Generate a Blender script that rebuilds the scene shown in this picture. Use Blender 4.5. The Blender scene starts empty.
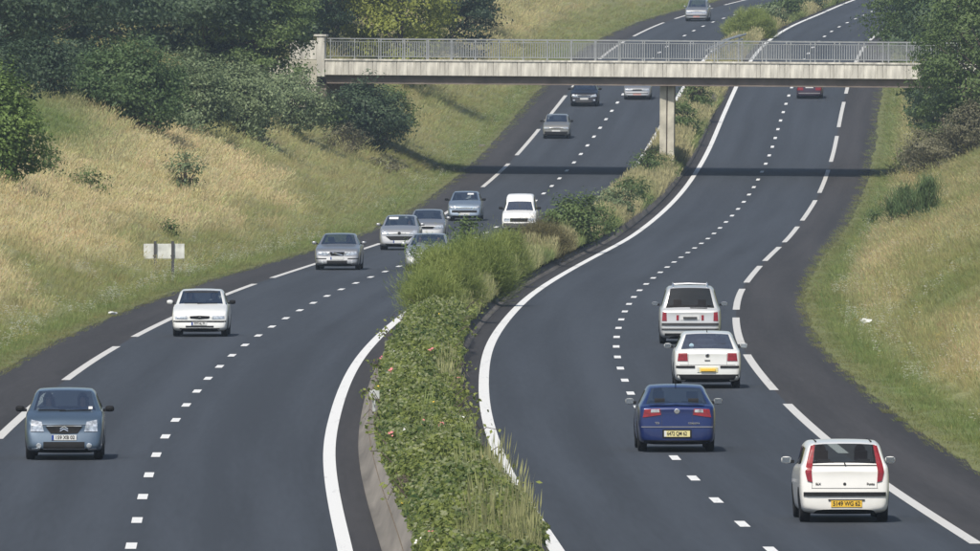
import bpy, bmesh, math, random
import numpy as np
from mathutils import Vector, Matrix
from mathutils.bvhtree import BVHTree

scene = bpy.context.scene
col = scene.collection
PI = math.pi
F = 13100.0          # focal length in photo pixels (a long telephoto)
HC = 7.8             # camera height above the near road
YH = 91.0            # photo row of the horizon

# ---------------------------------------------------------------- camera
cam_data = bpy.data.cameras.new('camera')
cam_data.sensor_width = 36.0
cam_data.lens = 36.0 * F / 980.0
cam_data.clip_start = 1.0
cam_data.clip_end = 9000.0
cam = bpy.data.objects.new('camera', cam_data)
cam.location = (0, 0, HC)
cam.rotation_euler = (PI / 2 - math.atan((275.5 - YH) / F), 0, 0)
col.objects.link(cam)
scene.camera = cam

# ---------------------------------------------------------------- sky, sun, exposure
SUN_EL, SUN_AZ = math.radians(54), math.radians(203)      # azimuth clockwise from +Y
world = bpy.data.worlds.new('World')
scene.world = world
world.use_nodes = True
wn = world.node_tree.nodes
sky = wn.new('ShaderNodeTexSky')
sky.sky_type = 'NISHITA'
sky.sun_disc = False
sky.sun_elevation = SUN_EL
sky.sun_rotation = SUN_AZ
sky.air_density = 1.0
sky.dust_density = 2.0
world.node_tree.links.new(sky.outputs[0], wn['Background'].inputs[0])
wn['Background'].inputs[1].default_value = 0.10
sun_data = bpy.data.lights.new('sun', 'SUN')
sun_data.energy = 3.7
sun_data.angle = math.radians(0.6)
sun_data.color = (1.0, 0.95, 0.86)
sun = bpy.data.objects.new('sun', sun_data)
to_sun = Vector((math.sin(SUN_AZ) * math.cos(SUN_EL), math.cos(SUN_AZ) * math.cos(SUN_EL), math.sin(SUN_EL)))
sun.rotation_euler = to_sun.to_track_quat('Z', 'Y').to_euler()
sun.location = (-40, -40, 120)
col.objects.link(sun)
scene.view_settings.view_transform = 'Standard'
scene.view_settings.look = 'None'
scene.view_settings.exposure = 0.15
scene.view_settings.gamma = 1.0
scene.view_settings.use_curve_mapping = False
scene.cycles.use_denoising = True
scene.cycles.max_bounces = 8
scene.cycles.transparent_max_bounces = 16
scene.cycles.volume_bounces = 0

# ---------------------------------------------------------------- helpers
def link(o, parent=None):
    col.objects.link(o)
    if parent is not None:
        o.parent = parent
    return o

def tag(o, label=None, cat=None, group=None, kind=None):
    if label: o['label'] = label
    if cat: o['category'] = cat
    if group: o['group'] = group
    if kind: o['kind'] = kind
    return o

def empty(name, mat4=None, loc=None):
    o = bpy.data.objects.new(name, None)
    o.empty_display_size = 0.3
    col.objects.link(o)
    if mat4 is not None: o.matrix_world = mat4
    if loc is not None: o.location = loc
    return o

def mesh_np(name, verts, faces, mat=None, smooth=False):
    me = bpy.data.meshes.new(name)
    me.from_pydata([tuple(v) for v in verts], [], [tuple(f) for f in faces])
    if mat: me.materials.append(mat)
    if smooth:
        me.polygons.foreach_set('use_smooth', [True] * len(me.polygons))
    me.update()
    return me

def mesh_fast(name, V, Q, mat=None):
    """V (n,3) float, Q (m,k) int: equal-sized faces, quick for big meshes"""
    V = np.asarray(V, np.float32); Q = np.asarray(Q, np.int32)
    m, k = Q.shape
    me = bpy.data.meshes.new(name)
    me.vertices.add(len(V)); me.vertices.foreach_set('co', V.ravel())
    me.loops.add(m * k); me.loops.foreach_set('vertex_index', Q.ravel())
    me.polygons.add(m)
    me.polygons.foreach_set('loop_start', np.arange(0, m * k, k, dtype=np.int32))
    me.polygons.foreach_set('loop_total', np.full(m, k, np.int32))
    me.update(calc_edges=True)
    if mat: me.materials.append(mat)
    return me

def obj(name, me, parent=None):
    o = bpy.data.objects.new(name, me)
    return link(o, parent)

def box_vf(x0, x1, y0, y1, z0, z1):
    v = [(x0,y0,z0),(x1,y0,z0),(x1,y1,z0),(x0,y1,z0),(x0,y0,z1),(x1,y0,z1),(x1,y1,z1),(x0,y1,z1)]
    f = [(0,3,2,1),(4,5,6,7),(0,1,5,4),(1,2,6,5),(2,3,7,6),(3,0,4,7)]
    return v, f

class MB:
    """collects simple solids into one mesh"""
    def __init__(s): s.v, s.f = [], []
    def add(s, v, f):
        n = len(s.v); s.v += list(v); s.f += [tuple(i + n for i in q) for q in f]; return s
    def box(s, *a): return s.add(*box_vf(*a))
    def tube(s, pts, rad, n=6, cap=True):
        pts = [Vector(p) for p in pts]
        if not hasattr(rad, '__len__'): rad = [rad] * len(pts)
        base = len(s.v)
        for i, p in enumerate(pts):
            a = pts[max(i - 1, 0)]; b = pts[min(i + 1, len(pts) - 1)]
            d = (b - a).normalized()
            u = d.cross(Vector((0, 0, 1)))
            if u.length < 1e-3: u = d.cross(Vector((1, 0, 0)))
            u.normalize(); w = d.cross(u)
            for k in range(n):
                t = 2 * PI * k / n
                s.v.append(tuple(p + (u * math.cos(t) + w * math.sin(t)) * rad[i]))
        for i in range(len(pts) - 1):
            for k in range(n):
                k2 = (k + 1) % n
                s.f.append((base+i*n+k, base+i*n+k2, base+(i+1)*n+k2, base+(i+1)*n+k))
        if cap:
            s.f.append(tuple(base + k for k in range(n))[::-1])
            s.f.append(tuple(base + (len(pts)-1)*n + k for k in range(n)))
        return s
    def mesh(s, name, mat, smooth=False): return mesh_np(name, s.v, s.f, mat, smooth)
    def build(s, name, mat, parent=None, smooth=False): return obj(name, s.mesh(name, mat, smooth), parent)

def bevel_mesh(me, w=0.01, seg=2):
    bm = bmesh.new(); bm.from_mesh(me)
    bmesh.ops.recalc_face_normals(bm, faces=bm.faces)
    bmesh.ops.bevel(bm, geom=list(bm.edges), offset=w, segments=seg, affect='EDGES', profile=0.5)
    bm.to_mesh(me); bm.free(); me.update()
    return me

# value noise (numpy) used for terrain shape and planting
_rng = np.random.default_rng(7)
_tab = _rng.random(65536)
def _h(ix, iy): return _tab[(ix.astype(np.int64) * 7919 + iy.astype(np.int64) * 104729) & 65535]
def vnoise(x, y):
    x = np.asarray(x, float); y = np.asarray(y, float)
    ix = np.floor(x); iy = np.floor(y); fx = x - ix; fy = y - iy
    fx = fx * fx * (3 - 2 * fx); fy = fy * fy * (3 - 2 * fy)
    a = _h(ix, iy) * (1 - fx) + _h(ix + 1, iy) * fx
    b = _h(ix, iy + 1) * (1 - fx) + _h(ix + 1, iy + 1) * fx
    return a * (1 - fy) + b * fy
def fnoise(x, y, o=3):
    r = 0; a = 0.5; t = 0
    for _ in range(o):
        r = r + a * vnoise(x, y); t += a; a *= 0.5; x = np.asarray(x) * 2.03 + 17.1; y = np.asarray(y) * 2.03 + 5.3
    return r / t
def sstep(a, b, x):
    t = np.clip((np.asarray(x, float) - a) / (b - a), 0, 1); return t * t * (3 - 2 * t)

# ---------------------------------------------------------------- materials
MATS = {}
def nmat(name):
    m = bpy.data.materials.new(name); m.use_nodes = True
    nt = m.node_tree; b = nt.nodes['Principled BSDF']
    MATS[name] = m
    return m, nt, b

def mat(name, c, rough=0.6, metal=0.0, coat=0.0, var=0.12, scale=6.0, spec=0.5, bump=0.0, coords='Object', stretch=None):
    """principled with a gentle two-octave noise on colour and roughness"""
    if name in MATS: return MATS[name]
    m, nt, b = nmat(name)
    tc = nt.nodes.new('ShaderNodeTexCoord')
    nz = nt.nodes.new('ShaderNodeTexNoise'); nz.inputs['Scale'].default_value = scale; nz.inputs['Detail'].default_value = 4
    if stretch:
        st = nt.nodes.new('ShaderNodeMapping'); st.inputs['Scale'].default_value = stretch
        nt.links.new(tc.outputs[coords], st.inputs[0]); nt.links.new(st.outputs[0], nz.inputs['Vector'])
    else:
        nt.links.new(tc.outputs[coords], nz.inputs['Vector'])
    mp = nt.nodes.new('ShaderNodeMapRange')
    mp.inputs[1].default_value = 0.3; mp.inputs[2].default_value = 0.7
    mp.inputs[3].default_value = 1 - var; mp.inputs[4].default_value = 1 + var
    nt.links.new(nz.outputs[0], mp.inputs[0])
    mx = nt.nodes.new('ShaderNodeVectorMath'); mx.operation = 'SCALE'
    mx.inputs[0].default_value = c[:3]
    nt.links.new(mp.outputs[0], mx.inputs['Scale'])
    nt.links.new(mx.outputs[0], b.inputs['Base Color'])
    b.inputs['Roughness'].default_value = rough
    b.inputs['Metallic'].default_value = metal
    b.inputs['Coat Weight'].default_value = coat
    b.inputs['Coat Roughness'].default_value = 0.08
    b.inputs['Specular IOR Level'].default_value = spec
    if bump:
        bp = nt.nodes.new('ShaderNodeBump'); bp.inputs['Strength'].default_value = bump; bp.inputs['Distance'].default_value = 0.02
        nt.links.new(nz.outputs[0], bp.inputs['Height']); nt.links.new(bp.outputs[0], b.inputs['Normal'])
    return m

def asphalt(name, c, streak):
    m, nt, b = nmat(name)
    N = nt.nodes.new; Lk = nt.links.new
    uv = N('ShaderNodeUVMap'); uv.uv_map = 'UVMap'
    mp = N('ShaderNodeMapping'); mp.inputs['Scale'].default_value = (1.1, 0.012, 1)
    Lk(uv.outputs[0], mp.inputs[0])
    n1 = N('ShaderNodeTexNoise'); n1.inputs['Scale'].default_value = 1.0; n1.inputs['Detail'].default_value = 3
    Lk(mp.outputs[0], n1.inputs['Vector'])
    mp2 = N('ShaderNodeMapping'); mp2.inputs['Scale'].default_value = (0.45, 0.010, 1)
    Lk(uv.outputs[0], mp2.inputs[0])
    n2 = N('ShaderNodeTexNoise'); n2.inputs['Scale'].default_value = 1.0; n2.inputs['Detail'].default_value = 5
    Lk(mp2.outputs[0], n2.inputs['Vector'])
    mp3 = N('ShaderNodeMapping'); mp3.inputs['Scale'].default_value = (9, 0.25, 1)
    Lk(uv.outputs[0], mp3.inputs[0])
    n3 = N('ShaderNodeTexNoise'); n3.inputs['Scale'].default_value = 1.0; n3.inputs['Detail'].default_value = 2
    Lk(mp3.outputs[0], n3.inputs['Vector'])
    a1 = N('ShaderNodeMath'); a1.operation = 'ADD'; Lk(n1.outputs[0], a1.inputs[0]); Lk(n2.outputs[0], a1.inputs[1])
    a2 = N('ShaderNodeMath'); a2.operation = 'MULTIPLY_ADD'; Lk(n3.outputs[0], a2.inputs[0]); a2.inputs[1].default_value = 0.5; Lk(a1.outputs[0], a2.inputs[2])
    r = N('ShaderNodeMapRange'); r.inputs[1].default_value = 1.05; r.inputs[2].default_value = 1.45
    r.inputs[3].default_value = 1 - streak; r.inputs[4].default_value = 1 + streak
    Lk(a2.outputs[0], r.inputs[0])
    sx = N('ShaderNodeSeparateXYZ'); Lk(uv.outputs[0], sx.inputs[0])
    ph = N('ShaderNodeMath'); ph.operation = 'MULTIPLY_ADD'; ph.inputs[1].default_value = 2 * PI / 1.75; ph.inputs[2].default_value = -2 * PI * 1.08 / 1.75; Lk(sx.outputs[0], ph.inputs[0])
    cs = N('ShaderNodeMath'); cs.operation = 'COSINE'; Lk(ph.outputs[0], cs.inputs[0])
    wt = N('ShaderNodeMath'); wt.operation = 'MULTIPLY_ADD'; wt.inputs[1].default_value = 0.05; Lk(cs.outputs[0], wt.inputs[0]); Lk(r.outputs[0], wt.inputs[2])
    mx = N('ShaderNodeVectorMath'); mx.operation = 'SCALE'; mx.inputs[0].default_value = c
    Lk(wt.outputs[0], mx.inputs['Scale']); Lk(mx.outputs[0], b.inputs['Base Color'])
    b.inputs['Roughness'].default_value = 0.85
    b.inputs['Specular IOR Level'].default_value = 0.35
    return m

def line_paint(name, c):
    """road paint: worn specks show the asphalt"""
    m, nt, b = nmat(name)
    N = nt.nodes.new; Lk = nt.links.new
    tc = N('ShaderNodeTexCoord')
    mp = N('ShaderNodeMapping'); mp.inputs['Scale'].default_value = (5, 0.25, 5); Lk(tc.outputs['Object'], mp.inputs[0])
    n = N('ShaderNodeTexNoise'); n.inputs['Scale'].default_value = 1.0; n.inputs['Detail'].default_value = 6; n.inputs['Roughness'].default_value = 0.7
    Lk(mp.outputs[0], n.inputs['Vector'])
    r = N('ShaderNodeValToRGB')
    r.color_ramp.elements[0].position = 0.22; r.color_ramp.elements[0].color = (c[0]*.6, c[1]*.6, c[2]*.6, 1)
    r.color_ramp.elements[1].position = 0.42; r.color_ramp.elements[1].color = (*c, 1)
    Lk(n.outputs[0], r.inputs[0]); Lk(r.outputs[0], b.inputs['Base Color'])
    b.inputs['Roughness'].default_value = 0.6
    return m

def paint(name, c, metal=0.0):
    return mat(name, c, rough=0.32 if not metal else 0.34, metal=metal, coat=0.7, var=0.03, scale=2.5)

def glass_mat(name='car_glass', tint=(0.42, 0.47, 0.48)):
    if name in MATS: return MATS[name]
    m, nt, b = nmat(name)
    N = nt.nodes.new; Lk = nt.links.new
    t = N('ShaderNodeBsdfTransparent'); t.inputs[0].default_value = (*tint, 1)
    nz = N('ShaderNodeTexNoise'); nz.inputs['Scale'].default_value = 3.0
    g = N('ShaderNodeBsdfGlossy'); g.inputs['Roughness'].default_value = 0.03
    fr = N('ShaderNodeFresnel'); fr.inputs['IOR'].default_value = 1.55
    ad = N('ShaderNodeMath'); ad.operation = 'MULTIPLY_ADD'; ad.inputs[1].default_value = 0.02; Lk(nz.outputs[0], ad.inputs[0]); hf = N('ShaderNodeMath'); hf.operation = 'MULTIPLY'; hf.inputs[1].default_value = 0.45; Lk(fr.outputs[0], hf.inputs[0]); Lk(hf.outputs[0], ad.inputs[2])
    mx = N('ShaderNodeMixShader'); Lk(ad.outputs[0], mx.inputs[0]); Lk(t.outputs[0], mx.inputs[1]); Lk(g.outputs[0], mx.inputs[2])
    Lk(mx.outputs[0], nt.nodes['Material Output'].inputs[0])
    return m

def leaf_mat(name, c1, c2, trans=0.35, rough=0.55):
    """two-tone leaves, varied leaf by leaf, with light passing through"""
    if name in MATS: return MATS[name]
    m, nt, b = nmat(name)
    N = nt.nodes.new; Lk = nt.links.new
    ge = N('ShaderNodeNewGeometry'); oi = N('ShaderNodeObjectInfo')
    nz = N('ShaderNodeTexNoise'); nz.inputs['Scale'].default_value = 0.55; nz.inputs['Detail'].default_value = 3
    Lk(ge.outputs['Position'], nz.inputs['Vector'])
    s = N('ShaderNodeMath'); s.operation = 'MULTIPLY_ADD'; s.inputs[1].default_value = 0.55
    Lk(ge.outputs['Random Per Island'], s.inputs[0])
    s2 = N('ShaderNodeMath'); s2.operation = 'MULTIPLY_ADD'; s2.inputs[1].default_value = 1.1; s2.inputs[2].default_value = -0.35
    Lk(nz.outputs[0], s2.inputs[0]); Lk(s2.outputs[0], s.inputs[2])
    s3 = N('ShaderNodeMath'); s3.operation = 'MULTIPLY_ADD'; s3.inputs[1].default_value = 0.25; Lk(oi.outputs['Random'], s3.inputs[0]); Lk(s.outputs[0], s3.inputs[2])
    r = N('ShaderNodeValToRGB')
    r.color_ramp.elements[0].position = 0.1; r.color_ramp.elements[0].color = (*c1, 1)
    r.color_ramp.elements[1].position = 0.95; r.color_ramp.elements[1].color = (*c2, 1)
    Lk(s3.outputs[0], r.inputs[0]); Lk(r.outputs[0], b.inputs['Base Color'])
    b.inputs['Roughness'].default_value = rough
    b.inputs['Specular IOR Level'].default_value = 0.35
    tr = N('ShaderNodeBsdfTranslucent'); Lk(r.outputs[0], tr.inputs[0])
    mx = N('ShaderNodeMixShader'); mx.inputs[0].default_value = trans
    Lk(b.outputs[0], mx.inputs[1]); Lk(tr.outputs[0], mx.inputs[2])
    Lk(mx.outputs[0], nt.nodes['Material Output'].inputs[0])
    return m

def tint_mat(name, atype, bright=1.0, trans=0.3):
    """colour from the planting map, one value per vertex or per tuft"""
    m, nt, b = nmat(name)
    N = nt.nodes.new; Lk = nt.links.new
    at = N('ShaderNodeAttribute'); at.attribute_type = atype; at.attribute_name = 'tint'
    ge = N('ShaderNodeNewGeometry')
    nz = N('ShaderNodeTexNoise'); nz.inputs['Scale'].default_value = 2.2; nz.inputs['Detail'].default_value = 5; nz.inputs['Roughness'].default_value = 0.7
    Lk(ge.outputs['Position'], nz.inputs['Vector'])
    r = N('ShaderNodeMapRange'); r.inputs[1].default_value = 0.3; r.inputs[2].default_value = 0.7
    r.inputs[3].default_value = 0.75 * bright; r.inputs[4].default_value = 1.25 * bright
    Lk(nz.outputs[0], r.inputs[0])
    mx = N('ShaderNodeVectorMath'); mx.operation = 'SCALE'; Lk(at.outputs['Color'], mx.inputs[0]); Lk(r.outputs[0], mx.inputs['Scale'])
    Lk(mx.outputs[0], b.inputs['Base Color'])
    b.inputs['Roughness'].default_value = 0.75; b.inputs['Specular IOR Level'].default_value = 0.2
    if trans:
        tr = N('ShaderNodeBsdfTranslucent'); Lk(mx.outputs[0], tr.inputs[0])
        ms = N('ShaderNodeMixShader'); ms.inputs[0].default_value = trans
        Lk(b.outputs[0], ms.inputs[1]); Lk(tr.outputs[0], ms.inputs[2]); Lk(ms.outputs[0], nt.nodes['Material Output'].inputs[0])
    return m

# ---------------------------------------------------------------- road alignment
# lane-line dashes stand every 13 m; their photo rows give the profile, their columns the bend
_Ry = [550,524.8,500.9,478.7,458.1,439.2,422.6,407.5,393.4,380.5,368.4,357.3,346.4,337.2,328.1,319.7,311.5,304.1,297.1,290.5,284.1,278,272.3,
       267.2,262.2,257.3,252.7,248.2,243.6,238.9,233.8,228.3,222.3,216,209.3,202.1,194.8,187.4,179.7,172.1,164,155.6,147,138.2,129.2,120.5,112.1,
       104,95.7,87.2,79.2,72,65.5,59.4,53.3,47.3,41.6,36.2,31.2,26.6,22.4,18.7,15.2]
_Rx = [772,742.5,715.7,692.6,673.8,659,646.8,637.3,630,624.5,619.9,616.6,615.4,615.8,618.2,620.8,624.6,628.5,633.2,638.9,645.7,653.3,660.1,
       667,674,680.8,687.9,694.2,701.4,708,714,719.6,726,732,737.9,744,749.1,754.1,758.1,761.9,765.8,769.4,772.5,775.2,778,780.4,783.1,
       785.9,788.7,791.6,794.6,797.6,800.7,804,807.8,812.2,817.4,824.2,831,838.7,847.1,855.2,864.2]
_Lpx = [(132,545.9),(136.6,519.1),(143,494.3),(149.2,472.2),(155.6,452.4),(165.3,434.9),(176.3,419.1),(186.6,403.9),(197.8,389.9),(208.3,377.4),
        (219.6,366),(232.1,354.5),(245.4,344.6),(258.2,335.4),(272.2,326.2),(285.8,318.1),(299.4,310.6),(312.6,303.1),(326.2,296.1),(340.3,289.6),
        (354.7,283.5),(369,277.5),(383.1,272.6),(397.4,266.7),(495.5,227.9),(535.2,201),(542.9,194.4),(550.5,187.4),(558.4,179.7),(565.7,172),
        (573.2,163.7),(580.2,155.3),(586.7,146.4),(593.2,137.8),(599.4,129.2),(605,120.4),(611,112),(616.8,103.7),(621.9,95.4),(657.6,53.1),
        (664.9,47.3),(681.9,36.7),(691.5,31.7),(701.3,26.6),(710.9,22.4),(721,18.8),(731.2,15.7),(742.9,12.2),(756,9.3),(768,6.5)]
D0 = 223.0
_Rd = D0 + 13.0 * np.arange(len(_Ry)); _Ry = np.array(_Ry); _Rx = np.array(_Rx)
def y2D(y): return np.interp(y, _Ry[::-1], _Rd[::-1])
_Z = HC - (_Ry - YH) * _Rd / F
_XR = (_Rx - 490) * _Rd / F
_Ld = y2D(np.array([p[1] for p in _Lpx])); _Ld[-3:] = _Ld[-4] + np.array([13, 26, 39])
_XL = (np.array([p[0] for p in _Lpx]) - 490) * _Ld / F
GD = np.arange(-80, 2001, 2.0)
def _dense(d, v, far, near):
    g = np.interp(GD, d, v)
    sl = (v[-1] - v[-6]) / (d[-1] - d[-6]); a = GD > d[-1]
    u = GD[a] - d[-1]; g[a] = v[-1] + sl * far * (1 - np.exp(-u / far))
    sl = (v[4] - v[0]) / (d[4] - d[0]); a = GD < d[0]
    u = d[0] - GD[a]; g[a] = v[0] - sl * near * (1 - np.exp(-u / near))
    k = np.exp(-0.5 * (np.arange(-16, 17) / 6.0) ** 2); k /= k.sum()
    return np.convolve(np.pad(g, 16, mode='edge'), k, 'valid')
_gz = _dense(_Rd, _Z, 260.0, 60.0); _gxr = _dense(_Rd, _XR, 4000.0, 400.0); _gxl = _dense(_Ld, _XL, 4000.0, 400.0)
def Zr(d): return np.interp(d, GD, _gz)
def XR(d): return np.interp(d, GD, _gxr)
def XL(d): return np.interp(d, GD, _gxl)
EL, ER, LN = 5.85, 6.1, 3.66          # asphalt edge left, right; edge line offset

def bank(t, D, side):
    """height of the cutting above the road at t metres outside the asphalt edge"""
    t = np.asarray(t, float)
    tv = 1.3 if side < 0 else 1.7
    H = (6.6 + 0.8 * np.sin(np.asarray(D) / 90.0)) if side < 0 else (6.2 + 0.7 * np.sin(np.asarray(D) / 70.0 + 1))
    s = t - tv
    up = 0.5 * np.sqrt(np.maximum(s, 0) ** 2 + 0.02) - 0.07
    up = np.where(s > 0, up, 0)
    top = H + 0.03 * np.maximum(s - 2 * H, 0) - 1e-3
    k = 0.6
    up = np.where(s > 0, -np.log(np.exp(-np.minimum(up, 60) / k) + np.exp(-top / k)) * k, 0)
    n = (fnoise(np.asarray(D) / 9.0, t / 3.0 + side * 50) - 0.5) * 0.9 * sstep(1.5, 6, t)
    return -0.03 + 0.03 * np.clip(t, 0, tv) + np.maximum(up, 0) + n

def ground(X, D):
    X = np.asarray(X, float); D = np.asarray(D, float)
    tl = XL(D) - EL - X; tr = X - XR(D) - ER
    z = Zr(D)
    return np.where(tl > 0, z + bank(np.maximum(tl, 0), D, -1), np.where(tr > 0, z + bank(np.maximum(tr, 0), D, 1), z - 0.02))

def hit(px, py, d0=225.0, d1=1400.0):
    """where a photo pixel meets the ground"""
    d = np.arange(d0, d1, 0.5)
    X = (px - 490) * d / F; z = HC - (py - YH) * d / F
    g = ground(X, d)
    i = np.argmax(z < g)
    return float(X[i]), float(d[i]), float(g[i])
def at(px, py, d):
    return ((px - 490) * d / F, d, HC - (py - YH) * d / F)
# ================================================================= SETTING
M_road = asphalt('asphalt_lane', (0.038, 0.045, 0.056), 0.17)
M_shld = asphalt('asphalt_shoulder', (0.037, 0.035, 0.036), 0.25)
M_line = line_paint('white_line_paint', (0.74, 0.74, 0.72))
M_dash = line_paint('grey_white_edge_paint', (0.58, 0.57, 0.54))
M_conc = mat('weathered_concrete', (0.185, 0.168, 0.145), 0.9, var=0.32, scale=1.0, stretch=(2.2, 0.16, 1.4))
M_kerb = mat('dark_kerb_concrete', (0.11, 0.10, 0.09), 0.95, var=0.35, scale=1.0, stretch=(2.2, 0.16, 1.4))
M_soil = mat('dry_soil', (0.13, 0.10, 0.065), 0.95, var=0.35, scale=2.0)

# ---- planting colours (linear): straw, olive, fresh green
STRAW = np.array([0.56, 0.49, 0.275]); OLIVE = np.array([0.295, 0.30, 0.125]); GREEN = np.array([0.215, 0.26, 0.095]); PALE = np.array([0.58, 0.49, 0.34])
def grass_tint(X, D):
    X = np.asarray(X, float); D = np.asarray(D, float)
    tl = XL(D) - EL - X; tr = X - XR(D) - ER
    left = tl > -1
    t = np.where(left, tl, np.maximum(tr, 0))
    n1 = fnoise(D / 42.0, t / 6.0 + 3 * left, 3); n2 = fnoise(D / 14.0 + 90, t / 2.2, 3); n3 = vnoise(D * 1.7, X * 3.1)
    dry = np.where(left, sstep(2.0, 5.0, t + 5 * (n2 - 0.5)) * (0.35 + 1.1 * n1), sstep(1.6, 3.2, t + 2.2 * (n2 - 0.5)) * np.clip(1.9 * n1 - .55, 0, 1))
    dry = np.where(left, dry * np.clip(.45 + 1.1 * n2, 0, 1), dry)
    dry = np.where(left & (D > 640), dry * 0.62, dry)
    dry = np.where(left & (D > 640) & (D < 830), dry * 0.45, dry)
    band = np.exp(-((t - 2.4 - 1.2 * (n1 - .5)) / 0.8) ** 2) * (~left) * sstep(350, 470, D)
    dry = np.clip(dry + 0.6 * band, 0, 1)
    grn = np.clip((1 - sstep(0.4, 2.6, t)) * (.35 + .9 * n2) + sstep(0.52, 0.75, n2) * 0.55 * (1 - dry) + 0.25 * ((~left) & (t < 2)), 0, 1)
    patch = left & (t > 8) & (D > 470) & (D < 620)
    grn = np.where(patch, np.maximum(grn, sstep(.42, .6, n1) * .8), grn); 
    blob = np.exp(-((X + 20.6) / 3.2) ** 2 - ((D - 585) / 34.0) ** 2) * left
    dry = np.clip(dry - 1.3 * blob, 0, 1); grn = np.clip(grn + .5 * blob, 0, 1)
    c = OLIVE[None] * np.ones((np.size(t), 1))
    c = c * (1 - grn.ravel()[:, None]) + GREEN[None] * grn.ravel()[:, None]
    c = c * (1 - dry.ravel()[:, None]) + STRAW[None] * dry.ravel()[:, None]
    eg = (1 - sstep(.1, .9, t)).ravel()[:, None] * .75
    c = c * (1 - eg) + (OLIVE * .72)[None] * eg
    pl = (sstep(0.6, 0.9, n3) * dry).ravel()[:, None] * 0.6
    c = c * (1 - pl) + PALE[None] * pl
    return c, dry.ravel(), t.ravel(), left.ravel()

# ---- ground: one sheet, cut by the road corridor
dd = np.concatenate([np.arange(-80, 220, 20.0), np.arange(220, 1140, 3.0), np.arange(1140, 2001, 20.0)])
lt = np.array([900, 500, 260, 150, 100, 70, 55, 46, 40, 36, 33] + list(np.arange(31, 1.2, -0.9)) + [1.2, 0.8, 0.4, 0.0])
cols = len(lt) * 2 + 2
V = np.zeros((len(dd), cols, 3))
for i, d in enumerate(dd):
    xl = float(XL(d)) - EL; xr = float(XR(d)) + ER
    wob_l = (fnoise(d / 3.0, 1.0) - 0.5) * 0.5; wob_r = (fnoise(d / 3.0, 9.0) - 0.5) * 0.5
    Xl = xl - lt + wob_l * np.exp(-lt) + 0.05; Xr = xr + lt[::-1] + wob_r * np.exp(-lt[::-1]) - 0.05
    X = np.concatenate([Xl, [xl + 0.25, xr - 0.25], Xr])
    z = np.concatenate([Zr(d) + bank(lt, d, -1), [Zr(d) - 0.15] * 2, Zr(d) + bank(lt[::-1], d, 1)])
    z[len(lt) - 1] = Zr(d) + 0.03; z[len(lt) + 2] = Zr(d) + 0.03
    V[i, :, 0] = X; V[i, :, 1] = d; V[i, :, 2] = z
idx = np.arange(len(dd) * cols).reshape(len(dd), cols)
Q = np.stack([idx[:-1, :-1], idx[:-1, 1:], idx[1:, 1:], idx[1:, :-1]], -1).reshape(-1, 4)
M_ground = tint_mat('grassy_ground', 'GEOMETRY', 0.72, 0)
me = mesh_fast('ground', V.reshape(-1, 3), Q, M_ground)
ct, _, _, _ = grass_tint(V[:, :, 0].ravel(), V[:, :, 1].ravel())
a = me.attributes.new('tint', 'FLOAT_COLOR', 'POINT')
a.data.foreach_set('color', np.concatenate([ct, np.ones((len(ct), 1))], 1).astype(np.float32).ravel())
me.polygons.foreach_set('use_smooth', [True] * len(me.polygons))
tag(obj('ground', me), kind='structure')

def strip(name, xa, xb, d0, d1, dz, material, parent=None, step=2.0, n=2, wob=(0, 0), thick=None):
    """a ribbon along the road from xa(d) to xb(d), with road-metre UVs"""
    ds = np.arange(d0, d1 + 1e-6, min(step, d1 - d0)); 
    A = xa(ds) + wob[0] * (fnoise(ds / 4.0, 3.3) - .5); B = xb(ds) + wob[1] * (fnoise(ds / 4.0, 8.1) - .5)
    us = np.linspace(0, 1, n)
    P = np.zeros((len(ds), n, 3)); P[:, :, 0] = A[:, None] * (1 - us) + B[:, None] * us
    P[:, :, 1] = ds[:, None]; P[:, :, 2] = Zr(ds)[:, None] + dz
    ix = np.arange(len(ds) * n).reshape(len(ds), n)
    q = np.stack([ix[:-1, :-1], ix[:-1, 1:], ix[1:, 1:], ix[1:, :-1]], -1).reshape(-1, 4)
    me = mesh_fast(name, P.reshape(-1, 3), q, material)
    uv = me.uv_layers.new(name='UVMap')
    U = np.zeros((len(ds), n, 2)); U[:, :, 0] = ((B - A)[:, None] * us); U[:, :, 1] = ds[:, None]
    uv.data.foreach_set('uv', U.reshape(-1, 2)[q.ravel()].astype(np.float32).ravel())
    o = obj(name, me, parent)
    return o

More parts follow.
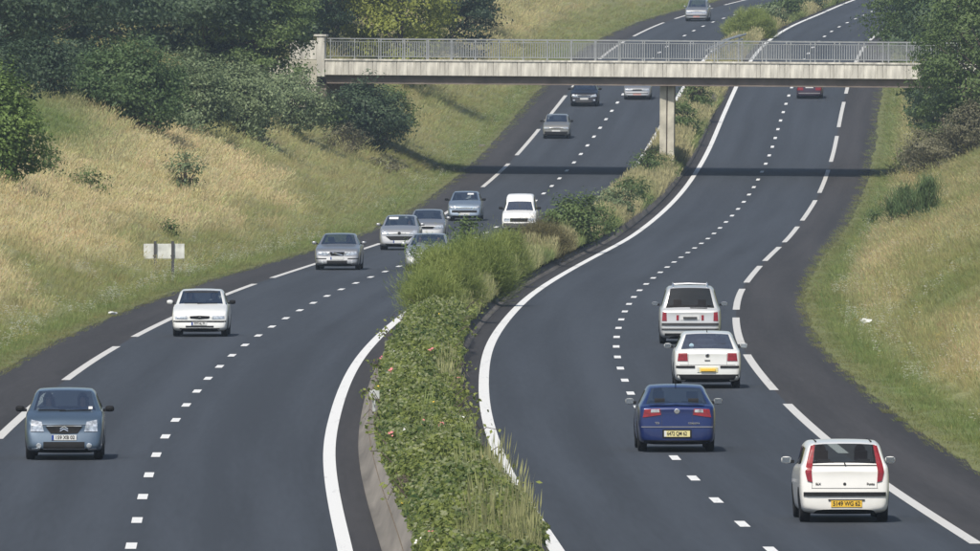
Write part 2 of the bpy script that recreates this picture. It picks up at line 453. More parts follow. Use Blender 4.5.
roads = {}
for side, XC, out, inn in (('left', XL, -EL, 4.30), ('right', XR, ER, -4.27)):
    s = 1 if out > 0 else -1
    r = strip('road_' + side, lambda d: XC(d) + min(-LN, LN) , lambda d: XC(d) + LN, -80, 1900, 0.0, M_road, step=4.0, n=3)
    tag(r, kind='structure'); roads[side] = r
    o_ = strip('hard_shoulder_' + side, (lambda d: XC(d) + min(s * LN, out)), (lambda d: XC(d) + max(s * LN, out)), -80, 1900, 0.0, M_shld, step=4.0, wob=(0.5 if s < 0 else 0, 0.5 if s > 0 else 0))
    tag(o_, kind='structure')
    i_ = strip('inner_shoulder_' + side, (lambda d: XC(d) + min(-s * LN, inn)), (lambda d: XC(d) + max(-s * LN, inn)), -80, 1900, 0.0, M_shld, step=4.0)
    tag(i_, kind='structure')
    # solid inner edge line
    strip('edge_line', lambda d: XC(d) - s * LN - 0.13, lambda d: XC(d) - s * LN + 0.13, -80, 1900, 0.006, M_line, r, step=2.0)
    # lane dashes: 3 m every 13 m
    off = 223.0 if side == 'right' else 225.0
    for k in range(-6, 72):
        d = off + 13.0 * k
        strip('lane_dash', lambda q: XC(q) - 0.095, lambda q: XC(q) + 0.095, d - 1.5, d + 1.5, 0.006, M_line, r, step=1.5)
    # outer edge dashes: 39 m every 52 m
    off = 330.0 if side == 'right' else 340.2
    for k in range(-4, 17):
        d = off + 52.0 * k
        strip('edge_dash', lambda q: XC(q) + s * LN - 0.115, lambda q: XC(q) + s * LN + 0.115, d, d + 39.0, 0.006, M_dash, r, step=3.0)

# a darker resurfaced joint and a skid smear across the near lanes
# ---- median: soil bed between two sloped concrete walls
def extrude_profile(name, prof, xbase, sgn, d0, d1, material, step=3.0, hf=None):
    ds = np.arange(d0, d1 + 1e-6, step); n = len(prof)
    P = np.zeros((len(ds), n, 3))
    for j, (o, h) in enumerate(prof):
        P[:, j, 0] = xbase(ds) + sgn * o; P[:, j, 1] = ds
        P[:, j, 2] = Zr(ds) + h * (hf(ds) if (hf and h > 0) else 1) + (0.03 * (fnoise(ds / 5.0, j * 3.0 + sgn) - .5) if h > .3 else 0)
    ix = np.arange(len(ds) * n).reshape(len(ds), n)
    q = np.stack([ix[:-1, :-1], ix[:-1, 1:], ix[1:, 1:], ix[1:, :-1]], -1).reshape(-1, 4)
    if sgn < 0: q = q[:, ::-1]
    return obj(name, mesh_fast(name, P.reshape(-1, 3), q[:, ::-1], material))
WALL = [(0, -0.05), (0.0, 0.06), (0.09, 0.10), (0.31, 0.60), (0.46, 0.60), (0.46, 0.2)]
w1 = extrude_profile('concrete_barrier', WALL, lambda d: XL(d) + 4.28, 1, 60, 838, M_conc)
tag(w1, 'low sloped concrete wall along the median, facing the oncoming cars', 'barrier', 'median walls')
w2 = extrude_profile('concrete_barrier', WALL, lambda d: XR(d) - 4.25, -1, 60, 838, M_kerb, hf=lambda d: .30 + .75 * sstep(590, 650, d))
tag(w2, 'low sloped concrete wall along the median, facing the cars driving away', 'barrier', 'median walls')
ds = np.concatenate([np.arange(-80, 1900, 5.0)])
hs = 0.42 * (1 - sstep(800, 840, ds)) + 0.05
nn = 7; us = np.linspace(0, 1, nn)
P = np.zeros((len(ds), nn, 3)); xa = XL(ds) + 4.5; xb = XR(ds) - 4.5
P[:, :, 0] = xa[:, None] * (1 - us) + xb[:, None] * us; P[:, :, 1] = ds[:, None]
P[:, :, 2] = Zr(ds)[:, None] + hs[:, None] + 0.15 * np.sin(us * PI)[None] - 0.04
ix = np.arange(len(ds) * nn).reshape(len(ds), nn)
q = np.stack([ix[:-1, :-1], ix[:-1, 1:], ix[1:, 1:], ix[1:, :-1]], -1).reshape(-1, 4)
tag(obj('median_bed', mesh_fast('median_bed', P.reshape(-1, 3), q, M_soil)), kind='structure')

# ---- bridge --------------------------------------------------------------
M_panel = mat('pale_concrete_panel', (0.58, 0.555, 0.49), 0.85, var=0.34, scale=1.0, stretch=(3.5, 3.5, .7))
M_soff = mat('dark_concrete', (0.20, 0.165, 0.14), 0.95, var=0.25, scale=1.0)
M_pier = mat('pier_concrete', (0.52, 0.49, 0.40), 0.9, var=0.3, scale=1.3, bump=0.3)
M_rail = mat('galvanised_rail', (0.33, 0.345, 0.35), 0.5, metal=0.3, var=0.15, scale=3.0)
def bridge():
    bx, bd = -9.15, 725.0
    ang = -0.24; tilt = 0.0075
    zb = HC + (YH - 74.8) * bd / F
    m4 = Matrix.Translation((bx, bd, zb)) @ Matrix.Rotation(ang, 4, 'Z') @ Matrix.Rotation(tilt, 4, 'Y')
    root = empty('road_bridge', m4)
    tag(root, 'concrete road bridge with grey railings crossing over both carriageways', 'bridge')
    LEN = 44.0; W = 11.6
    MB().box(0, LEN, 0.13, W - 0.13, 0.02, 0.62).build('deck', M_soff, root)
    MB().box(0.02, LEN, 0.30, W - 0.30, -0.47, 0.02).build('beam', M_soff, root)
    # fascia panels, each with its own joints
    pw = 1.372; pm = []
    for v in range(3):
        mb = MB(); rr = random.Random(v); x = 0.012
        mb.box(0.005, pw - 0.005, 0.03, 0.12, 0.0, 0.80)
        cuts = [0.012] + sorted(rr.uniform(0.15, pw - 0.15) for _ in range(3)) + [pw - 0.012]
        for a, b in zip(cuts[:-1], cuts[1:]):
            mb.box(a + 0.009, b - 0.009, rr.uniform(-0.004, 0.006), 0.028, 0.012, 0.788)
        pm.append(mb.mesh('fascia_panel', M_panel))
    for k in range(32):
        o = obj('fascia_panel', pm[k % 3], root); o.location = (k * pw, 0, 0.0)
    MB().box(0, LEN, -0.05, 0.33, 0.803, 0.90).build('coping', M_panel, root)
    MB().box(0, LEN, W - 0.12, W, 0.0, 0.80).build('back_fascia', M_panel, root)
    MB().box(0, LEN, W - 0.35, W + .03, 0.803, 0.90).build('back_coping', M_panel, root)
    # front railing
    post = MB().box(-0.03, 0.03, 0.10, 0.17, 0.895, 2.02).mesh('railing_post', M_rail)
    bal = MB().box(-0.017, 0.017, 0.12, 0.15, 1.05, 1.86).mesh('baluster', M_rail)
    for k in range(25):
        o = obj('railing_post', post, root); o.location = (k * pw + 0.3, 0, 0)
    step = pw / 10
    for k in range(246):
        if k % 10 == 0: continue
        o = obj('baluster', bal, root); o.location = (0.3 + k * step, 0, 0)
    for z0, z1 in ((1.99, 2.05), (1.85, 1.885), (1.02, 1.06)):
        MB().box(0.1, 34.6, 0.105, 0.165, z0, z1).build('rail', M_rail, root)
    # far railing
    mb = MB()
    for k in range(246):
        mb.box(0.3 + k * step - 0.015, 0.3 + k * step + 0.015, W - .16, W - .13, 1.0, 1.9)
    tag(mb.build('back_balusters', M_rail, root), kind='stuff')
    mb = MB()
    for z0, z1 in ((1.99, 2.05), (1.86, 1.89), (1.02, 1.06)): mb.box(0.1, 34.6, W - .17, W - .11, z0, z1)
    for k in range(25): mb.box(k * pw + 0.27, k * pw + 0.33, W - .18, W - .1, 0.895, 2.0)
    mb.build('back_rail', M_rail, root)
    # end block and abutment at the left bank
    bevel_mesh(MB().box(-0.45, 0.0, -0.06, 0.35, -0.1, 2.12).build('end_block', M_panel, root).data, 0.02)
    bevel_mesh(MB().box(-0.62, 0.10, -0.12, 0.41, 2.123, 2.24).build('end_cap', M_panel, root).data, 0.02)
    MB().box(-3.2, -0.46, 0.0, W, -5.5, 0.85).build('abutment', M_pier, root)
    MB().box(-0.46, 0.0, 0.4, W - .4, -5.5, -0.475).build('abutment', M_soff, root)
    MB().box(-2.0, -0.47, -0.02, 0.28, 0.86, 1.9).build('parapet', M_panel, root)
    # right abutment, in the trees
    MB().box(LEN - 3, LEN + 2, 0.2, W - .2, -5.0, 0.0).build('abutment', M_pier, root)
    # pier: two leaves with a recessed joint, long along the carriageway
    u = 19.45; base = -5.9
    R = Matrix.Translation((u, 0, 0)) @ Matrix.Rotation(-ang - 0.02, 4, 'Z')
    for a, b in ((-0.40, -0.03), (0.03, 0.40)):
        o = MB().box(a, b, 0.9, 10.3, base, -0.475).build('pier_leaf', M_pier, root); bevel_mesh(o.data, 0.03); o.matrix_local = R
    o = MB().box(-0.04, 0.04, 1.02, 10.1, base, -0.48).build('pier_joint', M_soff, root); o.matrix_local = R
    return root
bridge()

# ---- sign on the left bank, seen from behind -----------------------------
def sign():
    X, d, z = hit(164, 273)
    root = empty('road_sign', loc=(X, d, z)); root.rotation_euler.z = 0.12
    tag(root, 'small blank white sign plate on two dark posts on the grassy bank', 'sign')
    s = F / d
    pl = mat('dirty_white_plate', (0.66, 0.67, 0.64), 0.6, var=0.25, scale=3)
    pk = mat('dark_post', (0.07, 0.07, 0.075), 0.6, var=0.2)
    w = 41 / s; h0, h1 = 14 / s, 29 / s
    cuts = [-w/2, -0.155*w, 0.22*w, w/2]
    px = [(-w*0.22), (w*0.21)]
    bevel_mesh(MB().box(-w/2, w/2, 0.0, 0.03, h0, h1).build('sign_plate', pl, root).data, 0.008)
    for p in px:
        MB().box(p - 0.05, p + 0.05, -0.09, -0.004, -0.4, h1 + 0.10).build('post', pk, root)
        MB().box(p - 0.075, p + 0.075, -0.004, 0.0, h0 + 0.08, h0 + 0.14).build('clamp', pk, root)
sign()
# ---- small finds: marker on the median wall, drain block, litter ---------
def small():
    lt_ = mat('white_plastic', (0.75, 0.76, 0.74), 0.5, var=0.1)
    gy = mat('grey_plate', (0.5, 0.52, 0.5), 0.5, var=0.15)
    d = float(y2D(438)); x, y, z = at(381, 421, d)
    root = empty('marker_post', loc=(float(XL(d)) + 4.62, d, float(Zr(d)) + 0.45))
    tag(root, 'small grey marker plate on a stake at the left edge of the flowering hedge', 'marker')
    MB().box(-0.03, 0.03, -0.03, 0.03, -0.1, 0.62).build('stake', gy, root)
    MB().box(-0.10, 0.12, -0.055, -0.035, 0.42, 0.60).build('plate', gy, root)
    X, d, z = hit(866, 331)
    bm = bmesh.new(); bmesh.ops.create_icosphere(bm, subdivisions=2, radius=0.13)
    rr = random.Random(3)
    for v in bm.verts: v.co *= rr.uniform(0.55, 1.25); v.co.z *= 0.6
    me = bpy.data.meshes.new('litter_bag'); bm.to_mesh(me); bm.free(); me.materials.append(lt_)
    o = obj('litter_bag', me); o.location = (X, d, z + 0.30); o.scale = (1.3, 1, 1)
    tag(o, 'crumpled white bag lying in the right-hand grass verge', 'litter')
    X, d, z = hit(113, 317)
    o = obj('litter_bag', me); o.location = (X, d, z + 0.12); o.scale = (1.5, 1, 0.7); o.rotation_euler.z = 1
    tag(o, 'crumpled white bag at the left edge of the asphalt', 'litter')
    X, d, z = hit(482, 146.5)
    o = bevel_mesh(MB().box(-0.2, 0.2, -1.0, 1.0, -0.1, 0.12).build('drain_block', M_conc).data, 0.02)
    o = [q for q in bpy.data.objects if q.name == 'drain_block'][0]; o.location = (X, d, z)
    tag(o, 'pale concrete drain block at the far left road edge before the bridge', 'drain')
    # bent crash barrier in the median just beyond the bridge
    root = empty('crash_barrier', loc=at(722, 52, 905))
    tag(root, 'short bent steel crash barrier on the median seen over the bridge railing', 'barrier')
    a, b = Vector((-1.2, -8, 0.1)), Vector((1.6, 16, 0.75 + 0.5))
    for j, (dx, dz) in enumerate(((0, 0), (0.12, -0.28), (0.35, 0.06))):
        MB().tube([a + Vector((dx, 0, dz)), a.lerp(b, .5) + Vector((dx, 0, dz + 0.15)), b + Vector((dx, 0, dz))], 0.07, 6).build('rail', M_rail, root)
    for t in (0.05, 0.35, 0.65, 0.95):
        p = a.lerp(b, t); MB().box(p.x - .06, p.x + .06, p.y - .06, p.y + .06, -0.6, p.z + .1).build('post', M_rail, root)
small()
# ================================================================= VEHICLES
M_black = mat('black_plastic', (0.013, 0.013, 0.014), 0.7, var=0.2, spec=.2)
M_tyre = mat('tyre_rubber', (0.012, 0.012, 0.013), 0.85, var=0.2)
M_rim = mat('alloy_rim', (0.45, 0.46, 0.48), 0.35, metal=0.7, var=0.1)
M_chrome = mat('chrome', (0.75, 0.76, 0.78), 0.15, metal=0.9, var=0.04)
M_lampw = mat('clear_lamp', (0.50, 0.54, 0.58), 0.12, metal=0.45, coat=1.0, var=0.5, scale=16)
M_lampr = mat('red_lamp', (0.24, 0.008, 0.013), 0.2, coat=.5, var=0.25, scale=14)
M_lampo = mat('amber_lamp', (0.75, 0.25, 0.02), 0.2, coat=1.0, var=0.2)
M_seat = mat('dark_seat_cloth', (0.028, 0.028, 0.032), 0.9, var=0.2)
M_dark = mat('dark_plastic_trim', (0.03, 0.03, 0.032), 0.6, var=0.2)
M_yel = mat('yellow_plate', (0.80, 0.50, 0.05), 0.45, var=0.05)
M_yelp = mat('pale_yellow_plate', (0.78, 0.70, 0.34), 0.45, var=0.05)
M_wht = mat('white_plate', (0.72, 0.73, 0.72), 0.45, var=0.05)
M_blu = mat('blue_plate_band', (0.03, 0.07, 0.30), 0.45, var=0.05)
M_ink = mat('plate_ink', (0.03, 0.025, 0.02), 0.6, var=0.05)
M_mir = mat('mirror_glass', (0.55, 0.62, 0.68), 0.05, metal=0.9, var=0.03)
GLASS = glass_mat('car_glass', (0.60, 0.65, 0.65)); GLASS_D = glass_mat('tinted_glass', (0.30, 0.34, 0.34))

def text_mesh(body, size, material):
    cu = bpy.data.curves.new('lettering', 'FONT'); cu.body = body; cu.size = size; cu.align_x = 'CENTER'; cu.align_y = 'CENTER'
    cu.extrude = 0.0015; cu.offset = 0.002
    o = bpy.data.objects.new('lettering', cu); col.objects.link(o)
    dg = bpy.context.evaluated_depsgraph_get(); dg.update()
    me = bpy.data.meshes.new_from_object(o.evaluated_get(dg))
    bpy.data.objects.remove(o); me.materials.clear(); me.materials.append(material)
    return me

def lathe_x(prof, n=28):
    """profile of (x, r) turned about the x axis"""
    v, f = [], []; m = len(prof)
    for k in range(n):
        t = 2 * PI * k / n
        for x, r in prof: v.append((x, r * math.cos(t), r * math.sin(t)))
    for k in range(n):
        k2 = (k + 1) % n
        for j in range(m - 1): f.append((k*m+j, k2*m+j, k2*m+j+1, k*m+j+1))
    return v, f

_wheel_cache = {}
def wheel_meshes(r, w=0.19):
    key = (round(r, 3), w)
    if key not in _wheel_cache:
        h = w / 2
        v, f = lathe_x([(-h*.8, r*.62), (-h, r*.70), (-h, r*.90), (-h*.8, r*.985), (0, r), (h*.8, r*.985), (h, r*.90), (h, r*.70), (h*.8, r*.62)])
        t = mesh_np('tyre', v, f, M_tyre, True)
        v, f = lathe_x([(-h*.7, r*.63), (h*.82, r*.64), (h*.86, r*.60), (h*.55, r*.55), (h*.5, r*.2), (h*.7, r*.14), (h*.7, 0.001)], 20)
        rm = mesh_np('rim', v, f, M_rim, True)
        _wheel_cache[key] = (t, rm)
    return _wheel_cache[key]

FX = [0, .80, .96, 1.0, .985, .95]       # half-width factors: bottom centre .. belt
def section(y, w, zb, zw, zbelt, ztop, wt, g, yo=0.0):
    """twelve half-points from floor centre over the flank to roof centre; g 0 bonnet/boot, 1 roof"""
    pts = [(0, zb), (.80*w, zb), (.955*w, zb+.07), (w, zw), (.99*w, zbelt-.10), (.955*w, zbelt-.02)]
    low = [(.92*w, zbelt), (.88*w, zbelt+.006), (.85*w, zbelt+.010), (.80*w, zbelt+.014), (.42*w, zbelt+.030), (0, zbelt+.036)]
    hi = [(.925*w, zbelt+.02), (wt+.035, ztop-.115), (wt, ztop-.06), (wt*.90, ztop-.022), (wt*.5, ztop-.004), (0, ztop)]
    pts += [(a[0]*(1-g)+b[0]*g, a[1]*(1-g)+b[1]*g) for a, b in zip(low, hi)]
    return [(x, y + (yo * sstep(0.45*zbelt, 0.95*zbelt, z) if yo else 0), z) for x, z in pts]

class Car:
    def __init__(s, name, spec, paintmat, label, cat, group, px, py, side, scale=1.0):
        s.sp = sp = dict(L=4.0, W=1.68, H=1.44, zn=.70, zc=.95, yc=1.0, yh=.35, yr=-1.3, yt=-1.75, zt=.95, zd=.90, wt=.63, wb=2.5, r=.295,
                         zb=.155, nose=.74, tail=.80, tuckf=-.10, tuckr=.05, yax=None, roof=None, zhr=None)
        sp.update(spec)
        s.parts = {}
        s.paint = paintmat
        L, W = sp['L'], sp['W']; F_, R_ = L/2, -L/2; w = W/2
        y_fa = F_ - (sp['yax'] or 0.80)
        d = float(y2D(py))
        near_axle = y_fa if side < 0 else y_fa - sp['wb']
        # near tyres touch the row py; the car stands along its lane
        dc = d - (near_axle if side > 0 else -near_axle) if side > 0 else d + near_axle
        X = (px - 490) * d / F
        XC = XR if side > 0 else XL
        X += float(XC(dc) - XC(d))
        tan = Vector((float(XC(dc+6) - XC(dc-6)), 12.0, float(Zr(dc+6) - Zr(dc-6)))).normalized()
        fwd = tan if side > 0 else -tan
        right = fwd.cross(Vector((0, 0, 1))).normalized(); up = right.cross(fwd)
        m = Matrix((right, fwd, up)).transposed().to_4x4(); m.translation = (X, dc, float(Zr(dc)))
        s.root = empty(name, m)
        tag(s.root, label, cat, group)
        s.m4 = m; s.dc = dc
        s.body()
        ya = y_fa; yb = y_fa - sp['wb']
        for yy in (ya, yb):
            for sx in (-1, 1): s.wheel(sx, yy)
    def add(s, name, me, parent=None):
        return obj(name, me, parent or s.root)
    def body(s):
        p = s.sp; L = p['L']; w = p['W']/2; Fy, Ry = L/2, -L/2; zb = p['zb']; wt = p['wt']; H = p['H']
        zn, zc, zt, zd = p['zn'], p['zc'], p['zt'], p['zd']
        zw = 0.52
        hood = lambda y: zn + (zc - zn) * max(0, min(1, (Fy - y) / (Fy - p['yc']))) ** 0.8
        zhd = p['zhr'] or H - .035
        nz, tl = p['nose'], p['tail']
        ym = (p['yh'] + p['yr']) / 2 + .1
        S = []
        S.append((section(Fy, w*nz, zb+.10, min(zw, zn-.2), zn-.10, 0, wt, 0, p['tuckf']), None))
        S.append((section(Fy-.06, w*min(.965,nz+.095), zb+.03, min(zw, zn-.15), zn-.03, 0, wt, 0, p['tuckf']), 'hood'))
        S.append((section(Fy-.22, w*.99, zb, zw, hood(Fy-.26), 0, wt, 0, p['tuckf']*.5), 'hood'))
        S.append((section(Fy-.65, w*1.0, zb-.02, zw, hood(Fy-.65), 0, wt, 0), 'hood'))
        S.append((section(p['yc'], w, zb-.02, zw, zc, 0, wt, 0), 'hood'))
        S.append((section(p['yh'], w, zb-.02, zw, zc+.01, zhd, wt, 1), 'screen'))
        S.append((section(p['yh']-.22, w, zb-.02, zw, zc+.015, H-.01, wt, 1), 'side'))
        S.append((section(ym+.05, w, zb-.02, zw, zc+.02, H, wt, 1), 'side'))
        S.append((section(ym-.05, w, zb-.02, zw, zc+.02, H, wt, 1), 'bpillar'))
        S.append((section(p['yr']+.25, w*.995, zb-.02, zw, (zc+zt)/2+.02, H-.012, wt*.985, 1), 'side'))
        S.append((section(p['yr'], w*.985, zb-.01, zw, zt+.015, H-.05, wt*.955, 1), 'cpillar'))
        S.append((section(p['yt'], w*.985, zb, zw, zt, 0, wt, 0), 'rearscreen'))
        if p['yt'] - Ry > .42:
            S.append((section(Ry+.22, w*.975, zb, zw, zd+.02, 0, wt, 0), 'deck'))
        S.append((section(Ry+.06, w*min(.96,tl+.085), zb+.03, zw, zd-.01, 0, wt, 0, p['tuckr']), 'deck'))
        S.append((section(Ry, w*tl, zb+.08, zw, zd-.10, 0, wt, 0, p['tuckr']), 'deck'))
        n = 12
        verts = []; faces = []; mats = []
        rows = []
        for sec, _ in S:
            r = []
            for x, y, z in sec: r.append(len(verts)); verts.append((x, y, z))
            l = [r[0]]
            for x, y, z in sec[1:-1]: l.append(len(verts)); verts.append((-x, y, z))
            l.append(r[-1])
            rows.append((r, l))
        # materials: 0 body 1 windscreen 2 side glass 3 rear glass 4 underbody 5 trim
        for i in range(len(S) - 1):
            kind = S[i+1][1]
            for sidx in (0, 1):
                A, B = rows[i][sidx], rows[i+1][sidx]
                for k in range(n - 1):
                    q = (A[k], B[k], B[k+1], A[k+1]) if sidx == 0 else (A[k], A[k+1], B[k+1], B[k])
                    m_ = 0
                    if k == 0: m_ = 4
                    elif kind == 'screen' and k >= 9: m_ = 1
                    elif kind == 'screen' and k == 6: m_ = 2 if p.get('quarter', True) else 0
                    elif kind == 'side' and k == 6: m_ = 0 if (p.get('panelvan') and i > 6) else 2
                    elif kind == 'bpillar' and k == 6: m_ = 5
                    elif kind == 'rearscreen' and k >= 9: m_ = 0 if p.get('panelvan') else 3
                    faces.append(q); mats.append(m_)
        for (r, l), flip in ((rows[0], False), (rows[-1], True)):
            for k in range(n - 1):
                q = [r[k], r[k+1], l[k+1], l[k]]
                q = [a for j, a in enumerate(q) if a not in q[:j]]
                if flip: q = q[::-1]
                faces.append(tuple(q)); mats.append(0 if k else 4)
        me = bpy.data.meshes.new('body'); me.from_pydata(verts, [], faces)
        me.polygons.foreach_set('material_index', mats)
        cr = me.attributes.new('crease_edge', 'FLOAT', 'EDGE')
        key = {}
        for e in me.edges: key[tuple(sorted(e.vertices))] = e.index
        def crease(a, b, v):
            i_ = key.get(tuple(sorted((a, b))))
            if i_ is not None: cr.data[i_].value = v
        for i in range(len(S) - 1):
            for sd in (0, 1):
                for k, v in ((5, .35), (6, .5), (7, .4), (9, .45), (2, .3)):
                    crease(rows[i][sd][k], rows[i+1][sd][k], v)
        ks = [j for j, t in enumerate(S) if t[1] in ('screen', 'rearscreen')]
        for j in ks:
            for jj in (j - 1, j):
                for sd in (0, 1):
                    for k in range(6, 11): crease(rows[jj][sd][k], rows[jj][sd][k+1], .55)
        for j in (0, len(S) - 1):
            for sd in (0, 1):
                for k in range(11): crease(rows[j][sd][k], rows[j][sd][k+1], .25)
        tmp = bpy.data.objects.new('tmp', me); col.objects.link(tmp)
        md = tmp.modifiers.new('s', 'SUBSURF'); md.levels = 2; md.render_levels = 2
        dg = bpy.context.evaluated_depsgraph_get(); dg.update()
        ev = bpy.data.meshes.new_from_object(tmp.evaluated_get(dg))
        bpy.data.objects.remove(tmp)
        bm = bmesh.new(); bm.from_mesh(ev); s.bvh = BVHTree.FromBMesh(bm)
        bm.faces.ensure_lookup_table()
        names = [('body', s.paint), ('windscreen', GLASS), ('side_window', GLASS_D), ('rear_window', p.get('rearglass', GLASS)), ('underbody', M_black), ('pillar_trim', M_black)]
        for mi, (nm, mt) in enumerate(names):
            for sgn in ((-1, 1) if mi in (2, 5) else (0,)):
                fs = [f for f in bm.faces if f.material_index == mi and (sgn == 0 or f.calc_center_median().x * sgn > 0)]
                if not fs: continue
                vi = {}; vv = []; ff = []
                for f in fs:
                    q = []
                    for v in f.verts:
                        if v.index not in vi: vi[v.index] = len(vv); vv.append(tuple(v.co))
                        q.append(vi[v.index])
                    ff.append(q)
                o = s.add(nm, mesh_np(nm, vv, ff, mt, True))
                s.parts[nm] = o
        bm.free()
        # interior
        mb = MB().box(-w*.80, w*.80, p['yt']+.3, p['yc']-.02, .28, .36); mb.build('cabin_floor', M_dark, s.root)
        d_ = MB().box(-w*.80, w*.80, p['yc']-.42, p['yc']-.04, zc-.26, zc-.05).build('dashboard', M_dark, s.root); bevel_mesh(d_.data, .04)
        ys = p['yc'] - 1.02
        for sx in (-1, 1):
            mbs = MB().box(-.23, .23, -.25, .25, .38, .52).add(*sheared(-.22, .22, -.32, -.18, .5, 1.06, -.12)).add(*sheared(-.12, .12, -.44, -.35, 1.09, 1.26, -.02))
            mbs.add(*sheared(-.02, .02, -.41, -.39, 1.04, 1.10, 0))
            o = mbs.build('seat', M_seat, s.root); o.location = (sx*.36, ys, 0); 
        if not p.get('panelvan'):
            rb = max(p['yt'] + .55, ys - 1.25)
            mbs = MB().box(-.58, .58, -.2, .3, .36, .52).add(*sheared(-.58, .58, -.26, -.12, .5, .98, -.12))
            for sx in (-1, 1): mbs.add(*sheared(sx*.36-.11, sx*.36+.11, -.40, -.32, 1.0, 1.14, -.02))
            o = mbs.build('rear_seat', M_seat, s.root); o.location = (0, rb, 0)
    def ray(s, x, z, front):
        y0 = 5 if front else -5
        h = s.bvh.ray_cast(Vector((x, y0, z)), Vector((0, -1 if front else 1, 0)))
        if h[0] is None: return None, None
        n = h[1]; dr = Vector((0, 1 if front else -1, 0))
        if n.dot(dr) < 0: n = -n
        return h[0], n
    def patch(s, name, A, B, material, front, off=.006, nu=8, nv=4, mirror=False, th=.02, parent=None, sep=True):
        """a shaped lens, grille or strip laid on the nose or tail between two polylines of (x, z)"""
        out = []; off += .010; nv = max(nv, 5) if nv > 2 else nv
        def rs(P, n):
            P = [Vector(q) for q in P]; ls = [0]
            for a, b in zip(P[:-1], P[1:]): ls.append(ls[-1] + (b - a).length)
            r = []
            for i in range(n):
                t = ls[-1] * i / (n - 1); j = max(0, min(len(P) - 2, next((q for q in range(len(ls) - 1) if ls[q+1] >= t - 1e-9), len(P) - 2)))
                u = (t - ls[j]) / max(1e-9, ls[j+1] - ls[j]); r.append(P[j].lerp(P[j+1], u))
            return r
        for sx in ((1, -1) if mirror else (1,)):
            a = rs(A, nu + 1); b = rs(B, nu + 1)
            top = []; last = None; bad = 0
            for i in range(nu + 1):
                row = []
                for j in range(nv + 1):
                    q = a[i].lerp(b[i], j / nv)
                    h, n = s.ray(q.x * sx, q.y, front)
                    if h is None: h, n = (Vector((q.x*sx, last.y if last else (s.sp['L']/2-.1 if front else -s.sp['L']/2+.1), q.y)), Vector((0, 1 if front else -1, 0)))
                    last = h
                    yd = Vector((0, 1 if front else -1, 0))
                    row.append((h + yd * off, h - yd * th))
                top.append(row)
            v = []; f = []; id_ = {}
            for lay in (0, 1):
                for i in range(nu + 1):
                    for j in range(nv + 1): id_[(lay, i, j)] = len(v); v.append(tuple(top[i][j][lay]))
            for i in range(nu):
                for j in range(nv):
                    f.append((id_[0,i,j], id_[0,i+1,j], id_[0,i+1,j+1], id_[0,i,j+1]))
            rim = [(i, 0) for i in range(nu + 1)] + [(nu, j) for j in range(1, nv + 1)] + [(i, nv) for i in range(nu - 1, -1, -1)] + [(0, j) for j in range(nv - 1, 0, -1)]
            for q, w_ in zip(rim, rim[1:] + rim[:1]): f.append((id_[(0,)+q], id_[(0,)+w_], id_[(1,)+w_], id_[(1,)+q]))
            me = mesh_np(name, v, f, material, False)
            bm = bmesh.new(); bm.from_mesh(me); bmesh.ops.recalc_face_normals(bm, faces=bm.faces); bm.to_mesh(me); bm.free()
            out.append(s.add(name, me, parent))
        return out
    def rect(s, name, x0, x1, z0, z1, material, front, **k):
        return s.patch(name, [(x0, z0), (x1, z0)], [(x0, z1), (x1, z1)], material, front, **k)
    def disc(s, name, x, z, r, material, front, off=.01, ry=None, parent=None, mirror=False):
        o = []
        for sx in ((1, -1) if mirror else (1,)):
            h, n = s.ray(x*sx, z, front); sg = 1 if front else -1
            v = []; f = []; N = 20
            for lay, (k, yy) in enumerate(((1, -0.02), (1, off), (.75, off + .006))):
                for i in range(N):
                    t = 2*PI*i/N; v.append((x*sx + k*r*math.cos(t), h.y + sg*yy, z + k*(ry or r)*math.sin(t)))
            for l in (0, 1):
                for i in range(N): f.append((l*N+i, l*N+(i+1)%N, (l+1)*N+(i+1)%N, (l+1)*N+i))
            f.append(tuple(range(2*N, 3*N)))
            o.append(s.add(name, mesh_np(name, v, f, material, False), parent))
        return o
    def plate(s, x, z, w, h, material, front, txt=None, band=None, size=None):
        hh = [s.ray(x + a*w/2, z + b*h/2, front)[0] for a in (-1, 0, 1) for b in (-1, 1)]
        ys = [q.y for q in hh if q is not None]
        y = max(ys) if front else min(ys); sg = 1 if front else -1
        a, b = sorted((y - sg*.02, y + sg*.014))
        o = MB().box(x - w/2, x + w/2, a, b, z - h/2, z + h/2).build('number_plate', material, s.root)
        yy = y + sg * .017
        if txt:
            me = text_mesh(txt, size or h*.92, M_ink)
            xs_ = [v.co.x for v in me.vertices]; k_ = (w - (.13 if band else .07)) / (max(xs_) - min(xs_))
            for v in me.vertices: v.co.x *= k_
            t = s.add('plate_lettering', me, o); t.rotation_euler = (PI/2, 0, PI if front else 0); t.location = (x + (0.02 if front and band else 0)*-1, yy, z)
        if band:
            bx = x + (-1 if not front else 1) * (w/2 - .025)
            a, b = sorted((yy - sg*.01, yy))
            MB().box(bx - .024, bx + .024, a, b, z - h/2 + .003, z + h/2 - .003).build('plate_band', band, s.root).parent = o
        return o
    def text(s, txt, x, z, size, material, front, name='badge_lettering'):
        h, _ = s.ray(x, z, front); sg = 1 if front else -1
        t = s.add(name, text_mesh(txt, size, material)); t.rotation_euler = (PI/2, 0, PI if front else 0); t.location = (x, h.y + sg*.012, z)
        return t
